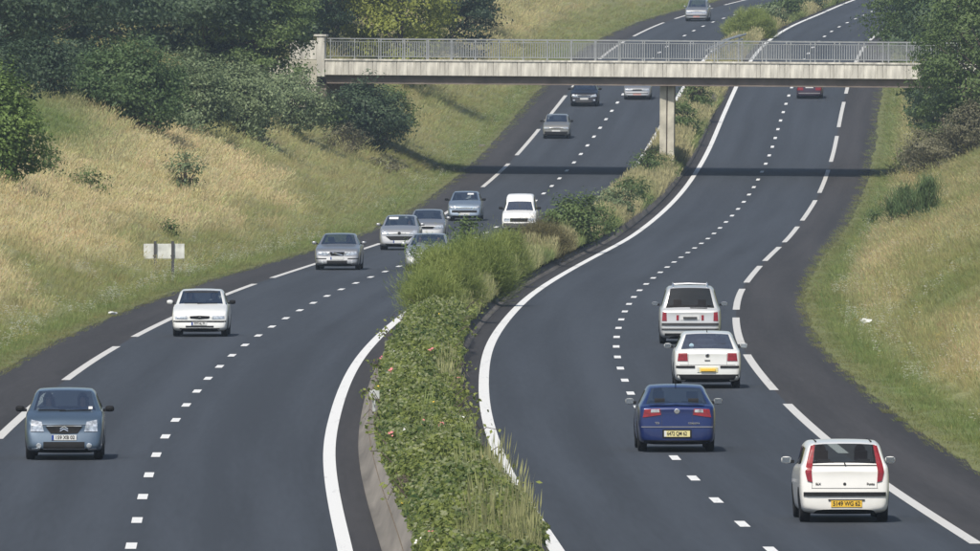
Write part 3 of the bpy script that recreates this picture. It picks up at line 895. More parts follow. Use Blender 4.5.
    def wheel(s, sx, y):
        r = s.sp['r']; w = s.sp['W']/2
        h = s.bvh.ray_cast(Vector((sx*3, y, r+.12)), Vector((-sx, 0, 0)))
        xs = abs(h[0].x) if h[0] is not None else w
        # dark arch on the flank
        v = []; f = []; N = 18; R = r + .055
        for i in range(N + 1):
            t = PI * i / N - .0
            yy = y + R*math.cos(t); zz = max(r*.98 + R*math.sin(t), .16)
            hh = s.bvh.ray_cast(Vector((sx*3, yy, zz)), Vector((-sx, 0, 0)))
            xx = (abs(hh[0].x) if hh[0] is not None else xs)
            v.append((sx*(xx+.004), yy, zz)); v.append((sx*(xs-.10), yy, zz))
        v.append((sx*(xs+.002), y, r*.8)); c = len(v) - 1
        for i in range(N):
            f.append((2*i, 2*i+2, 2*i+3, 2*i+1)); f.append((2*i, 2*i+2, c))
        s.add('wheel_arch', mesh_np('wheel_arch', v, f, M_black))
        t, rm = wheel_meshes(r)
        o = s.add('wheel', t); o.location = (sx*(xs-.105), y, r)
        if sx < 0: o.rotation_euler.z = PI
        s.add('rim', rm, o)
    def mirrors(s, material, x=None, z=None, y=None, size=(.19, .10, .13), left=None, back=False):
        p = s.sp; w = p['W']/2
        x = x or w + .07; z = z or p['zc'] + .07; y = y if y is not None else p['yc'] - .30
        for sx in (-1, 1):
            bm = bmesh.new(); bmesh.ops.create_icosphere(bm, subdivisions=2, radius=1.0)
            for v in bm.verts:
                v.co = Vector((math.copysign(abs(v.co.x)**.65, v.co.x)*size[0]/2, math.copysign(abs(v.co.y)**.8, v.co.y)*size[1]/2, math.copysign(abs(v.co.z)**.65, v.co.z)*size[2]/2))
            me = bpy.data.meshes.new('mirror'); bm.to_mesh(me); bm.free()
            me.materials.append(left if (left is not None and sx > 0) else material); me.polygons.foreach_set('use_smooth', [True]*len(me.polygons))
            o = s.add('mirror', me); o.location = (sx*x, y, z)
            MB().box(-.06, .06, -.025, .025, -.03, .03).build('mirror_stalk', M_black, o).location = (-sx*(size[0]/2 - .01), 0, -.03)
            g = MB().box(-size[0]*.40, size[0]*.40, -.004, .004, -size[2]*.38, size[2]*.38).build('mirror_glass', M_mir, o); g.location = (0, -size[1]/2 - .002, 0)
    def wiper(s, x0, z0, x1, z1, front):
        a, _ = s.ray(x0, z0, front); b, _ = s.ray(x1, z1, front)
        if a is None or b is None: return
        d_ = Vector((0, .02 if front else -.02, .01))
        MB().tube([a + d_, (a + b)/2 + d_, b + d_], .012, 5).build('wiper', M_black, s.root)
    def person(s, sx, shirt, hair, label):
        q = person_at(s, sx, shirt, hair, label); return q

def sheared(x0, x1, y0, y1, z0, z1, dy):
    v, f = box_vf(x0, x1, y0, y1, z0, z1)
    return [(a, b + (dy if c > z0 else 0), c) for a, b, c in v], f

_pm = {}
M_skin = mat('skin', (0.45, 0.27, 0.19), 0.55, var=0.08)
def person_mesh():
    """seated figure, hands forward: one skinned body"""
    if _pm: return _pm['m']
    J = {'pelvis': (0, 0, .60, .135), 'waist': (0, -.04, .78, .125), 'chest': (0, -.09, .98, .145), 'neckb': (0, -.10, 1.10, .075), 'neck': (0, -.085, 1.17, .052), 'head': (0, -.06, 1.27, .088), 'crown': (0, -.055, 1.35, .075),
         'nose': (0, .02, 1.265, .03)}
    E = [('pelvis','waist'),('waist','chest'),('chest','neckb'),('neckb','neck'),('neck','head'),('head','crown'),('head','nose')]
    for n, x in (('l', -1), ('r', 1)):
        J.update({n+'sh': (x*.19, -.09, 1.05, .065), n+'el': (x*.25, .13, .86, .045), n+'wr': (x*.16, .38, .96, .032), n+'ha': (x*.13, .44, 1.0, .036),
                  n+'hp': (x*.10, .02, .58, .10), n+'kn': (x*.14, .42, .66, .07), n+'an': (x*.13, .66, .42, .05)})
        E += [('chest', n+'sh'), (n+'sh', n+'el'), (n+'el', n+'wr'), (n+'wr', n+'ha'), ('pelvis', n+'hp'), (n+'hp', n+'kn'), (n+'kn', n+'an')]
    ks = list(J); me = bpy.data.meshes.new('p'); me.from_pydata([J[k][:3] for k in ks], [(ks.index(a), ks.index(b)) for a, b in E], [])
    o = bpy.data.objects.new('p', me); col.objects.link(o)
    m_ = o.modifiers.new('skin', 'SKIN'); sv = me.skin_vertices[0].data
    for i, k in enumerate(ks): sv[i].radius = (J[k][3],)*2; sv[i].use_root = (k == 'pelvis')
    ss = o.modifiers.new('s', 'SUBSURF'); ss.levels = 1; ss.render_levels = 1
    dg = bpy.context.evaluated_depsgraph_get(); dg.update()
    r = bpy.data.meshes.new_from_object(o.evaluated_get(dg)); bpy.data.objects.remove(o)
    r.materials.clear(); r.materials.append(M_skin); r.materials.append(M_skin)
    r.polygons.foreach_set('use_smooth', [True]*len(r.polygons))
    mi = []
    for f in r.polygons:
        c = f.center; mi.append(0 if (c.z > 1.13 or c.y > .34 and c.z > .85) else 1)
    r.polygons.foreach_set('material_index', mi)
    # hair cap
    bm = bmesh.new(); bmesh.ops.create_uvsphere(bm, u_segments=14, v_segments=9, radius=.103)
    for v in bm.verts:
        v.co.z = v.co.z*1.12 + 1.315; v.co.y = v.co.y*1.08 - .075
    bmesh.ops.delete(bm, geom=[v for v in bm.verts if v.co.z < 1.25 or (v.co.z < 1.345 and v.co.y > -.03)], context='VERTS')
    h = bpy.data.meshes.new('hair'); bm.to_mesh(h); bm.free(); h.polygons.foreach_set('use_smooth', [True]*len(h.polygons))
    _pm['m'] = (r, h); return _pm['m']
def person_at(car, sx, shirt, hair, label):
    r, h = person_mesh()
    o = obj('person', r.copy()); o.data.materials[1] = mat('shirt_' + shirt[0], shirt[1], .9, var=.1)
    hm = h.copy(); hm.materials.append(mat('hair_' + hair[0], hair[1], .7, var=.2)); obj('hair', hm, o)
    o.matrix_world = car.m4 @ Matrix.Translation((sx*.36, car.sp['yc'] - 1.02, -.055))
    tag(o, label, 'person', 'people riding in the cars')

SH = {'white': ('white', (.55,.55,.53)), 'blue': ('blue', (.06,.10,.25)), 'dark': ('dark', (.03,.03,.035)), 'red': ('red', (.3,.04,.04)), 'green': ('green', (.08,.14,.09))}
HR = {'brown': ('brown', (.05,.03,.02)), 'black': ('black', (.015,.013,.012)), 'fair': ('fair', (.25,.18,.10))}
ON = 'cars coming towards the camera'; OFF = 'cars driving away'

# ---- blue-grey small hatchback, nearest oncoming
P_bg = paint('blue_grey_metallic', (0.075, 0.115, 0.165), .4)
c = Car('car', dict(L=3.66, W=1.66, H=1.47, zn=.80, zc=1.00, yc=1.02, yh=.42, yr=-1.35, yt=-1.62, zt=1.0, zd=.95, wt=.605, wb=2.32, r=.30, nose=.84, tuckf=-.12, yax=.74),
        P_bg, 'blue-grey small hatchback with two people, nearest of the oncoming cars', 'car', ON, 64.5, 459.5, -1)
c.patch('headlight', [(.42,.60),(.47,.80)], [(.70,.60),(.685,.845)], M_lampw, True, mirror=True)
c.patch('grille', [(-.28,.565),(0,.555),(.28,.565)], [(-.385,.70),(0,.705),(.385,.70)], M_black, True, nu=12)
c.patch('grille_trim', [(-.36,.705),(.36,.705)], [(-.365,.722),(.365,.722)], M_chrome, True, off=.012)
for k in (0, .045):
    c.patch('emblem_chevron', [(-.085,.60+k),(0,.645+k),(.085,.60+k)], [(-.085,.618+k),(0,.668+k),(.085,.618+k)], M_chrome, True, off=.02, nu=6, nv=1)
c.plate(0, .475, .52, .11, M_wht, True, '159 XB 02', M_blu)
c.rect('lower_grille', -.43, .43, .245, .385, M_black, True, nu=14)
c.rect('bonnet_seam', -.60, .60, .735, .742, M_dark, True, nu=14, off=.002)
c.rect('chrome_strip', -.44, .44, .228, .243, M_chrome, True, nu=14, off=.012)
c.rect('bumper_blade', .50, .68, .215, .24, M_chrome, True, mirror=True, off=.012)
c.disc('fog_light', .525, .305, .055, M_lampw, True, mirror=True)
c.mirrors(M_black, x=.94, z=1.05)
c.wiper(-.55, 1.02, .10, 1.01, True); c.wiper(-.02, 1.02, .55, 1.02, True)
c.rect('sticker', -.58, -.50, 1.05, 1.10, M_wht, True, nu=3, nv=2, th=.004)
c.person(-1, SH['blue'], HR['brown'], 'driver at the wheel of the nearest blue-grey hatchback')
c.person(1, SH['white'], HR['fair'], 'pale-shirted passenger in the nearest blue-grey hatchback')

# ---- white hatchback with dark bumper line
P_w = paint('white_paint', (0.70, 0.71, 0.69)); P_w2 = paint('off_white_paint', (0.78, 0.77, 0.73)); P_w3 = paint('bright_white_paint', (0.80, 0.80, 0.78))
c = Car('car', dict(L=4.05, W=1.69, H=1.41, zn=.68, zc=.95, yc=.95, yh=.25, yr=-1.15, yt=-1.7, zt=.95, zd=.92, wt=.63, wb=2.52, r=.29, nose=.86, tuckf=-.08),
        P_w, 'white oncoming hatchback with a thin dark bumper line, beside the sign', 'car', ON, 200.5, 336.5, -1)
c.patch('headlight', [(.37,.535),(.38,.635)], [(.74,.545),(.735,.625)], M_lampw, True, mirror=True)
c.patch('grille', [(-.28,.555),(0,.53),(.28,.555)], [(-.30,.62),(0,.635),(.30,.62)], M_black, True, nu=8)
c.disc('emblem', 0, .585, .05, M_chrome, True, ry=.028)
c.rect('bumper_line', -.79, .79, .445, .485, M_black, True, nu=18)
c.plate(.02, .395, .46, .095, M_wht, True, '777 NL 76', M_blu)
c.rect('lower_grille', -.42, .42, .29, .335, M_black, True, nu=10)
c.rect('lower_grille', -.60, .60, .225, .262, M_black, True, nu=10)
c.mirrors(M_black, x=.94, left=P_w)
c.wiper(-.5, .98, .1, .97, True); c.wiper(-.05, .98, .5, .98, True)
c.rect('sun_strip', -.50, .50, 1.305, 1.345, M_dark, True, th=.004)
c.person(-1, SH['dark'], HR['black'], 'driver of the white hatchback beside the sign')
c.person(1, SH['dark'], HR['brown'], 'passenger of the white hatchback beside the sign')

# ---- silver saloon with slanted bar in its grille
P_s = paint('silver_metallic', (0.31, 0.32, 0.33), .6); P_s2 = paint('pale_silver_metallic', (0.39, 0.40, 0.41), .55); P_sb = paint('blue_silver_metallic', (0.25, 0.31, 0.38), .55)
c = Car('car', dict(L=4.58, W=1.80, H=1.43, zn=.76, zc=.98, yc=.80, yh=.05, yr=-1.25, yt=-1.85, zt=1.0, zd=.96, wt=.63, wb=2.72, r=.32, nose=.84, yax=.9),
        P_s, 'silver saloon with a slanted bar across its dark grille', 'car', ON, 338, 269.8, -1)
c.patch('headlight', [(.36,.58),(.34,.70)], [(.80,.61),(.74,.74)], M_lampw, True, mirror=True)
c.patch('grille', [(-.24,.57),(.24,.57)], [(-.29,.71),(.29,.71)], M_black, True)
c.patch('grille_bar', [(-.20,.58),(.20,.68)], [(-.22,.60),(.18,.70)], M_chrome, True, off=.02, nv=1)
c.patch('grille_trim', [(-.30,.712),(.30,.712)], [(-.30,.735),(.30,.735)], M_chrome, True, off=.015)
c.plate(0, .47, .52, .11, M_wht, True, None, M_blu)
c.rect('lower_grille', -.40, .40, .26, .38, M_black, True, nu=10)
c.rect('bumper_line', .42, .84, .44, .47, M_black, True, mirror=True)
c.disc('fog_light', .58, .31, .05, M_lampw, True, mirror=True)
c.mirrors(P_s, x=.98)
c.person(-1, SH['dark'], HR['brown'], 'driver of the silver saloon with the slanted grille bar')

# ---- silver hatchback with a wide mouth
c = Car('car', dict(L=4.21, W=1.75, H=1.51, zn=.80, zc=1.03, yc=1.15, yh=.30, yr=-1.3, yt=-1.75, zt=1.0, zd=.95, wt=.63, wb=2.61, r=.31, nose=.84, yax=.86),
        P_s2, 'silver hatchback with a wide dark mouth and a windscreen sticker', 'car', ON, 400, 250, -1)
c.patch('headlight', [(.40,.66),(.50,.80)], [(.80,.72),(.72,.90)], M_lampw, True, mirror=True)
c.patch('grille', [(-.38,.445),(0,.43),(.38,.445)], [(-.58,.605),(0,.61),(.58,.605)], M_black, True, nu=16, nv=8, off=.012)
c.disc('emblem', 0, .735, .07, M_dark, True)
c.plate(0, .37, .52, .11, M_wht, True, None, M_blu)
c.rect('lower_grille', -.6, .6, .23, .28, M_black, True, nu=10)
c.rect('sticker', .10, .50, 1.33, 1.42, M_wht, True, nu=4, nv=2, th=.004)
c.mirrors(P_s2, x=.96)
c.person(-1, SH['blue'], HR['black'], 'driver of the wide-mouthed silver hatchback')

# ---- silver car partly behind it
c = Car('car', dict(L=4.2, W=1.72, H=1.44, zn=.76, zc=.98, yc=1.05, yh=.25, yr=-1.3, yt=-1.75, zt=.98, zd=.95, wt=.63, wb=2.58, r=.30, nose=.84),
        P_s, 'silver car half hidden behind the wide-mouthed silver hatchback', 'car', ON, 427, 241.5, -1)
c.patch('headlight', [(.40,.60),(.42,.72)], [(.78,.62),(.74,.76)], M_lampw, True, mirror=True)
c.patch('grille', [(-.3,.58),(.3,.58)], [(-.34,.68),(.34,.68)], M_black, True)
c.plate(0, .42, .52, .11, M_wht, True)
c.rect('lower_grille', -.45, .45, .25, .33, M_black, True)
c.mirrors(P_s2, x=.95)

# ---- pale silver car in the fast lane behind the broom
c = Car('car', dict(L=4.6, W=1.80, H=1.45, zn=.74, zc=.97, yc=1.15, yh=.15, yr=-1.3, yt=-1.85, zt=1.0, zd=.96, wt=.63, wb=2.72, r=.32, nose=.84, yax=.9),
        P_s2, 'silver car in the fast lane, cut off by the feathery green median bush', 'car', ON, 428, 270.5, -1)
c.patch('headlight', [(.42,.58),(.48,.70)], [(.84,.68),(.74,.80)], M_lampw, True, mirror=True)
c.patch('grille', [(-.40,.36),(.40,.36)], [(-.50,.52),(.50,.52)], M_black, True)
c.rect('grille_trim', -.46, .46, .44, .46, M_chrome, True, off=.015)
c.disc('emblem', 0, .66, .06, M_chrome, True)
c.plate(0, .30, .52, .11, M_wht, True)
c.mirrors(P_s2, x=.98)
c.person(-1, SH['white'], HR['brown'], 'driver of the fast-lane silver car beside the feathery bush')
c.person(1, SH['white'], HR['fair'], 'passenger of the fast-lane silver car beside the feathery bush')

# ---- blue-silver small hatchback
c = Car('car', dict(L=3.84, W=1.66, H=1.43, zn=.74, zc=.97, yc=1.05, yh=.25, yr=-1.2, yt=-1.65, zt=.98, zd=.93, wt=.605, wb=2.44, r=.29, nose=.84, yax=.78),
        P_sb, 'blue-silver hatchback ahead of the white van, in the slow lane', 'car', ON, 465, 221, -1)
c.patch('headlight', [(.36,.56),(.42,.66)], [(.80,.66),(.70,.76)], M_lampw, True, mirror=True)
c.rect('hood_edge', -.32, .32, .60, .66, M_chrome, True)
c.rect('grille', -.62, .62, .42, .53, M_black, True, nu=12)
c.plate(0, .36, .52, .10, M_wht, True)
c.rect('lower_grille', -.60, .60, .19, .26, M_black, True, nu=10)
c.rect('sticker', -.40, -.10, 1.27, 1.34, M_wht, True, nu=4, nv=2, th=.004)
c.mirrors(M_black, x=.92)
c.person(-1, SH['white'], HR['brown'], 'driver of the blue-silver hatchback near the white van')

# ---- white panel van
c = Car('van', dict(L=4.0, W=1.64, H=1.82, zn=.80, zc=1.02, yc=1.05, yh=.62, yr=-1.55, yt=-1.88, zt=1.0, zd=.95, wt=.60, wb=2.56, r=.28, nose=.88, panelvan=True, zhr=1.47, yax=.72),
        P_w3, 'white box-backed panel van in the fast lane behind the green shrub', 'van', ON, 519.5, 233, -1)
c.rect('headlight', .44, .72, .55, .68, M_lampw, True, mirror=True)
c.rect('grille', -.42, .42, .53, .69, M_black, True, nu=10)
c.rect('bumper', -.74, .74, .30, .47, M_dark, True, nu=12, off=.03)
c.plate(0, .42, .50, .10, M_wht, True)
c.mirrors(M_black, x=.90, z=1.15)
c.person(-1, SH['dark'], HR['black'], 'driver of the white panel van')

# ---- grey angular hatchback
P_g = paint('grey_beige_metallic', (0.25, 0.25, 0.235), .4); P_k = mat('black_metallic', (0.008, 0.010, 0.016), .4, metal=.2, coat=.25, var=.03)
c = Car('car', dict(L=3.82, W=1.62, H=1.41, zn=.74, zc=.95, yc=.95, yh=.25, yr=-1.25, yt=-1.7, zt=.95, zd=.9, wt=.63, wb=2.45, r=.28, nose=.90, tuckf=-.04),
        P_g, 'grey angular hatchback just before the bridge in the slow lane', 'car', ON, 556.5, 138.5, -1)
c.rect('headlight', .40, .74, .58, .70, M_lampw, True, mirror=True)
c.rect('grille', -.38, .38, .60, .68, M_chrome, True, nu=8); c.rect('grille_bar', -.30, .30, .625, .65, M_dark, True, off=.014)
c.rect('bumper', -.78, .78, .26, .44, M_black, True, nu=12, off=.03)
c.plate(0, .47, .50, .10, M_wht, True)
c.mirrors(M_black, x=.90)

# ---- black saloon under the bridge
c = Car('car', dict(L=4.75, W=1.78, H=1.47, zn=.80, zc=1.0, yc=1.05, yh=.2, yr=-1.3, yt=-1.9, zt=1.02, zd=.98, wt=.63, wb=2.75, r=.32, nose=.84, yax=.95),
        P_k, 'black saloon emerging from under the bridge in the slow lane', 'car', ON, 584.5, 106.2, -1)
c.patch('headlight', [(.40,.60),(.44,.74)], [(.80,.64),(.76,.80)], M_lampw, True, mirror=True)
c.rect('grille_trim', -.40, .40, .70, .73, M_chrome, True, off=.015); c.rect('grille_trim', -.40, .40, .62, .645, M_chrome, True, off=.015)
c.plate(0, .50, .52, .11, M_wht, True)
c.rect('lower_grille', -.5, .5, .26, .38, M_dark, True)
c.rect('fog_light', .58, .70, .38, .46, M_lampw, True, mirror=True)
c.mirrors(M_black, x=.98)

# ---- silver car under the deck, fast lane
c = Car('car', dict(L=4.4, W=1.76, H=1.42, zn=.74, zc=.97, yc=1.0, yh=.2, yr=-1.2, yt=-1.8, zt=.98, zd=.95, wt=.63, wb=2.65, r=.31, nose=.86, yax=.9),
        P_s, 'silver car under the bridge deck in the fast lane, next to the pier', 'car', ON, 637.5, 99.5, -1)
c.patch('headlight', [(.36,.60),(.38,.70)], [(.78,.60),(.76,.72)], M_lampw, True, mirror=True)
c.rect('grille', -.30, .30, .60, .68, M_black, True)
c.rect('bumper_line', -.7, .7, .42, .46, M_dark, True)
c.plate(0, .36, .52, .10, mat('red_white_plate', (.6,.35,.32), .5), True)
c.rect('lower_grille', -.6, .6, .20, .28, M_black, True)
c.mirrors(P_s, x=.95)

# ---- silver people carrier far beyond the bridge
c = Car('car', dict(L=4.5, W=1.78, H=1.66, zn=.86, zc=1.06, yc=1.25, yh=.45, yr=-1.7, yt=-2.05, zt=1.05, zd=1.0, wt=.66, wb=2.7, r=.31, nose=.86, yax=.9),
        P_s, 'silver people carrier, most distant car, beyond the bridge', 'car', ON, 697, 21, -1)
c.patch('headlight', [(.40,.62),(.42,.76)], [(.80,.64),(.78,.78)], M_lampw, True, mirror=True)
c.rect('grille', -.36, .36, .62, .72, M_chrome, True)
c.rect('bumper_line', -.78, .78, .42, .50, M_black, True, nu=10)
c.plate(0, .37, .52, .10, mat('red_white_plate', (.6,.35,.32), .5), True)
c.mirrors(P_s, x=.97)

# ---- white hatchback with tall red tail lamps, nearest going away
c = Car('car', dict(L=3.84, W=1.66, H=1.48, zn=.74, zc=.97, yc=1.05, yh=.30, yr=-1.50, yt=-1.72, zt=1.04, zd=1.00, wt=.655, wb=2.46, r=.295, tail=.86, tuckr=.09, yax=.80),
        P_w2, 'white hatchback with tall red pillar lamps and an amber plate, nearest car driving away', 'car', OFF, 843.5, 522.5, 1)
c.patch('tail_light', [(.525,1.40),(.575,1.08),(.60,.92),(.585,.735)], [(.60,1.385),(.69,1.06),(.715,.92),(.675,.755)], M_lampr, False, mirror=True, nu=16, off=.012)
c.rect('bumper_strip', -.745, .745, .485, .555, M_black, False, nu=20, off=.02)
c.plate(.03, .345, .56, .12, M_yel, False, '5149 WG 62')
c.rect('plate_recess', -.30, .36, .405, .425, M_black, False, off=.012)
c.disc('emblem', 0, .70, .028, M_dark, False)
c.text('ELX', -.48, .70, .055, M_ink, False); c.text('Punto', .47, .70, .06, M_ink, False)
c.rect('tailgate_seam', -.60, .60, .62, .628, M_dark, False, nu=14, off=-.006)
c.rect('tailgate_seam', .585, .591, .63, .74, M_dark, False, mirror=True, nu=1, nv=4, off=-.006)
c.rect('window_seal', -.60, .60, 1.03, 1.045, M_dark, False, nu=14, off=.008)
c.mirrors(P_w2, x=.95, z=1.06)
c.wiper(0, 1.07, .02, 1.02, False)
for sx in (-1, 1): MB().box(sx*.50-.012, sx*.50+.012, -1.3, .3, c.sp['H']-.035, c.sp['H']-.015).build('roof_strip', M_black, c.root)
c.person(-1, SH['dark'], HR['black'], 'driver seen from behind in the nearest white hatchback driving away')
c.person(1, SH['dark'], HR['black'], 'passenger seen from behind in the nearest white hatchback driving away')

# ---- blue notchback
P_b = paint('deep_blue_metallic', (0.006, 0.020, 0.11), .25)
c = Car('car', dict(L=4.15, W=1.70, H=1.42, zn=.72, zc=.95, yc=.95, yh=.25, yr=-1.0, yt=-1.72, zt=1.0, zd=.985, wt=.61, wb=2.44, r=.30, tail=.86, tuckr=.06),
        P_b, 'dark blue saloon with a pale yellow plate, straddling towards the lane line', 'car', OFF, 676, 451.5, 1)
c.patch('tail_light', [(.34,.80),(.36,.93)], [(.73,.745),(.69,.92)], M_lampr, False, mirror=True, nu=10)
c.patch('reversing_lens', [(.37,.855),(.38,.915)], [(.56,.85),(.55,.915)], M_lampw, False, mirror=True, off=.012, nu=5)
c.patch('spoiler', [(-.58,1.0),(0,1.01),(.58,1.0)], [(-.56,1.03),(0,1.045),(.56,1.03)], P_b, False, off=.07, nu=12, nv=2, th=.03)
c.disc('emblem', .0, .875, .06, M_chrome, False)
c.text('TDI', -.42, .625, .06, M_chrome, False); c.text('S', 0, .875, .09, M_dark, False, 'emblem_letter')
c.text('CORDOBA', .36, .62, .05, M_chrome, False)
c.rect('bumper_seam', -.76, .76, .538, .552, mat('dull_grey_trim', (.25,.25,.26), .5), False, nu=18, off=.004)
c.plate(.0, .40, .55, .13, M_yelp, False, '6472 QM 62', M_wht)
c.rect('plate_recess', -.31, .31, .31, .49, M_black, False, off=.004)
c.rect('bumper_skirt', -.70, .70, .19, .26, M_black, False, nu=12)
c.rect('boot_seam', .325, .331, .57, .98, M_dark, False, mirror=True, nu=1, nv=6, off=-.006)
c.mirrors(mat('dull_silver_mirror', (.35,.36,.35), .4), x=.95, z=1.02)
MB().tube([(0, c.sp['yr']+.15, c.sp['H']-.03), (0, c.sp['yr']+.05, c.sp['H']+.07)], .012, 5).build('aerial', M_black, c.root)
c.person(-1, SH['red'], HR['fair'], 'driver of the dark blue saloon, seen from behind')

# ---- white hatchback with round-cornered red lamps
c = Car('car', dict(L=4.15, W=1.735, H=1.44, zn=.72, zc=.96, yc=.95, yh=.25, yr=-1.42, yt=-1.80, zt=.97, zd=.95, wt=.63, wb=2.51, r=.305, tail=.87, tuckr=.08),
        P_w, 'white hatchback between the silver people carrier and the blue saloon', 'car', OFF, 707, 388, 1)
c.patch('tail_light', [(.50,.70),(.51,.90)], [(.76,.70),(.735,.895)], M_lampr, False, mirror=True, nu=8)
c.rect('bumper_strip', .32, .80, .525, .58, M_black, False, nu=8, mirror=True, off=.012)
c.plate(0, .475, .52, .12, M_yelp, False, None, M_wht)
c.rect('plate_lettering', -.17, .2, .445, .505, M_yel, False, off=.05, nu=4, nv=1)
c.disc('emblem', 0, .84, .055, M_chrome, False); c.disc('emblem', 0, .84, .035, M_dark, False, off=.018)
c.rect('tailgate_handle', -.07, .07, .70, .725, M_dark, False)
c.rect('tailgate_seam', .485, .491, .60, .92, M_dark, False, mirror=True, nu=1, nv=6, off=-.006)
c.rect('bumper_seam', -.78, .78, .596, .603, M_dark, False, nu=16, off=-.006)
c.rect('bumper_skirt', -.78, .78, .22, .36, M_black, False, nu=14)
c.disc('window_sticker', -.40, 1.08, .06, mat('pale_blue_sticker', (.35,.5,.6), .5), False, off=.004)
c.mirrors(P_w, x=.97, z=1.03)
MB().tube([(0, c.sp['yr']+.2, c.sp['H']-.03), (0, c.sp['yr']+.05, c.sp['H']+.06)], .012, 5).build('aerial', M_black, c.root)
c.person(-1, SH['dark'], HR['brown'], 'driver of the white hatchback behind the blue saloon')

# ---- silver-white people carrier with roof rails
c = Car('car', dict(L=4.52, W=1.83, H=1.70, zn=.85, zc=1.04, yc=1.45, yh=.55, yr=-1.70, yt=-2.02, zt=1.03, zd=1.0, wt=.67, wb=2.7, r=.325, tail=.86, tuckr=.08, yax=.85, rearglass=GLASS_D),
        paint('white_silver_metallic', (0.56, 0.57, 0.57), .3), 'silver people carrier with roof rails and a white plate between red reflectors', 'car', OFF, 690, 343.5, 1)
c.patch('tail_light', [(.68,.68),(.69,.93)], [(.82,.68),(.80,.94)], M_lampr, False, mirror=True, nu=6)
c.rect('reflector', .33, .40, .70, .85, M_lampr, False, mirror=True, nu=3)
c.plate(0, .775, .56, .14, M_wht, False, None)
c.rect('plate_lettering', -.2, .2, .75, .80, M_dark, False, off=.05, nu=4, nv=1) 
c.rect('bumper_strip', -.83, .83, .55, .62, M_dark, False, nu=18, off=.02)
c.rect('bumper_strip', -.83, .83, .42, .46, M_dark, False, nu=18, off=.02)
c.rect('bumper_skirt', -.74, .74, .24, .32, M_black, False, nu=12)
c.mirrors(P_s2, x=1.02, z=1.12)
for sx in (-1, 1):
    H = c.sp['H']
    MB().tube([(sx*.50, .45, H-.06), (sx*.50, .38, H+.05), (sx*.50, -1.45, H+.05), (sx*.49, -1.62, H-.05)], .022, 6).build('roof_rail', M_chrome, c.root)
MB().tube([(-.50, -1.40, H+.045), (0, -1.40, H+.065), (.50, -1.40, H+.045)], .02, 6).build('cross_bar', M_chrome, c.root)
c.wiper(0, 1.05, .50, 1.04, False)

# ---- dark red-purple saloon passing under the bridge
c = Car('car', dict(L=4.3, W=1.72, H=1.40, zn=.72, zc=.95, yc=.95, yh=.25, yr=-1.1, yt=-1.75, zt=1.0, zd=.98, wt=.605, wb=2.55, r=.30, tail=.86, tuckr=.05),
        paint('dark_plum_metallic', (0.05, 0.028, 0.055), .3), 'dark plum saloon passing under the bridge in the right-hand carriageway', 'car', OFF, 809.5, 98.5, 1)
c.patch('tail_light', [(.40,.56),(.40,.74)], [(.77,.56),(.74,.74)], M_lampr, False, mirror=True, nu=6)
c.plate(0, .76, .50, .12, M_wht, False)
c.rect('bumper_line', -.7, .7, .34, .40, mat('dull_grey_trim', (.25,.25,.26), .5), False, nu=10)
c.mirrors(M_black, x=.94)
# ================================================================= VEGETATION
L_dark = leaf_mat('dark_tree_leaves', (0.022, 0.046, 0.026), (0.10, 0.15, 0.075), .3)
L_mid = leaf_mat('mid_green_leaves', (0.055, 0.10, 0.03), (0.175, 0.24, 0.08), .35)
L_young = leaf_mat('fresh_green_leaves', (0.075, 0.135, 0.03), (0.22, 0.31, 0.085), .35)
L_shade = leaf_mat('deep_green_leaves', (0.04, 0.085, 0.03), (0.15, 0.22, 0.08), .35)
L_yel = leaf_mat('yellow_green_leaves', (0.14, 0.17, 0.03), (0.38, 0.41, 0.09), .4)
L_grey = leaf_mat('grey_green_willow_leaves', (0.085, 0.13, 0.05), (0.28, 0.34, 0.18), .3)
L_brown = leaf_mat('brownish_shrub_twigs', (0.10, 0.095, 0.05), (0.25, 0.235, 0.14), .25)
L_broom = leaf_mat('broom_strands', (0.15, 0.215, 0.045), (0.38, 0.43, 0.13), .45)
L_broomb = leaf_mat('seeding_broom_strands', (0.07, 0.065, 0.022), (0.17, 0.15, 0.06), .2)
L_hedge = leaf_mat('hedge_leaves', (0.03, 0.07, 0.018), (0.27, 0.31, 0.075), .35)
L_hedgel = leaf_mat('pale_hedge_leaves', (0.12, 0.16, 0.06), (0.30, 0.32, 0.17), .3)
M_bark = mat('bark', (0.09, 0.07, 0.055), 0.9, var=.3, scale=5)
M_fy = mat('yellow_petal', (0.75, 0.5, 0.05), .7, var=.1); M_fp = mat('pink_petal', (0.6, 0.2, 0.2), .7, var=.1); M_fw = mat('white_petal', (0.78, 0.78, 0.72), .7, var=.08)

def leaf_quads(P, N, size, rng, aspect=0.55, axis=None):
    """one bent diamond per point; N leans its face, axis sets its length direction"""
    n = len(P)
    if axis is None: axis = rng.normal(size=(n, 3))
    u = axis - N * (axis * N).sum(1, keepdims=True)
    u /= np.linalg.norm(u, axis=1, keepdims=True) + 1e-9
    w = np.cross(N, u)
    sz = (np.asarray(size) * rng.uniform(.6, 1.3, n))[:, None]
    V = np.stack([P - u * sz * .5, P + w * sz * aspect * .5 + N * sz * .06, P + u * sz * .5, P - w * sz * aspect * .5 + N * sz * .06], 1)
    return V.reshape(-1, 3), np.arange(n * 4).reshape(n, 4)

def unit(rng, n):
    v = rng.normal(size=(n, 3)); return v / np.linalg.norm(v, axis=1, keepdims=True)

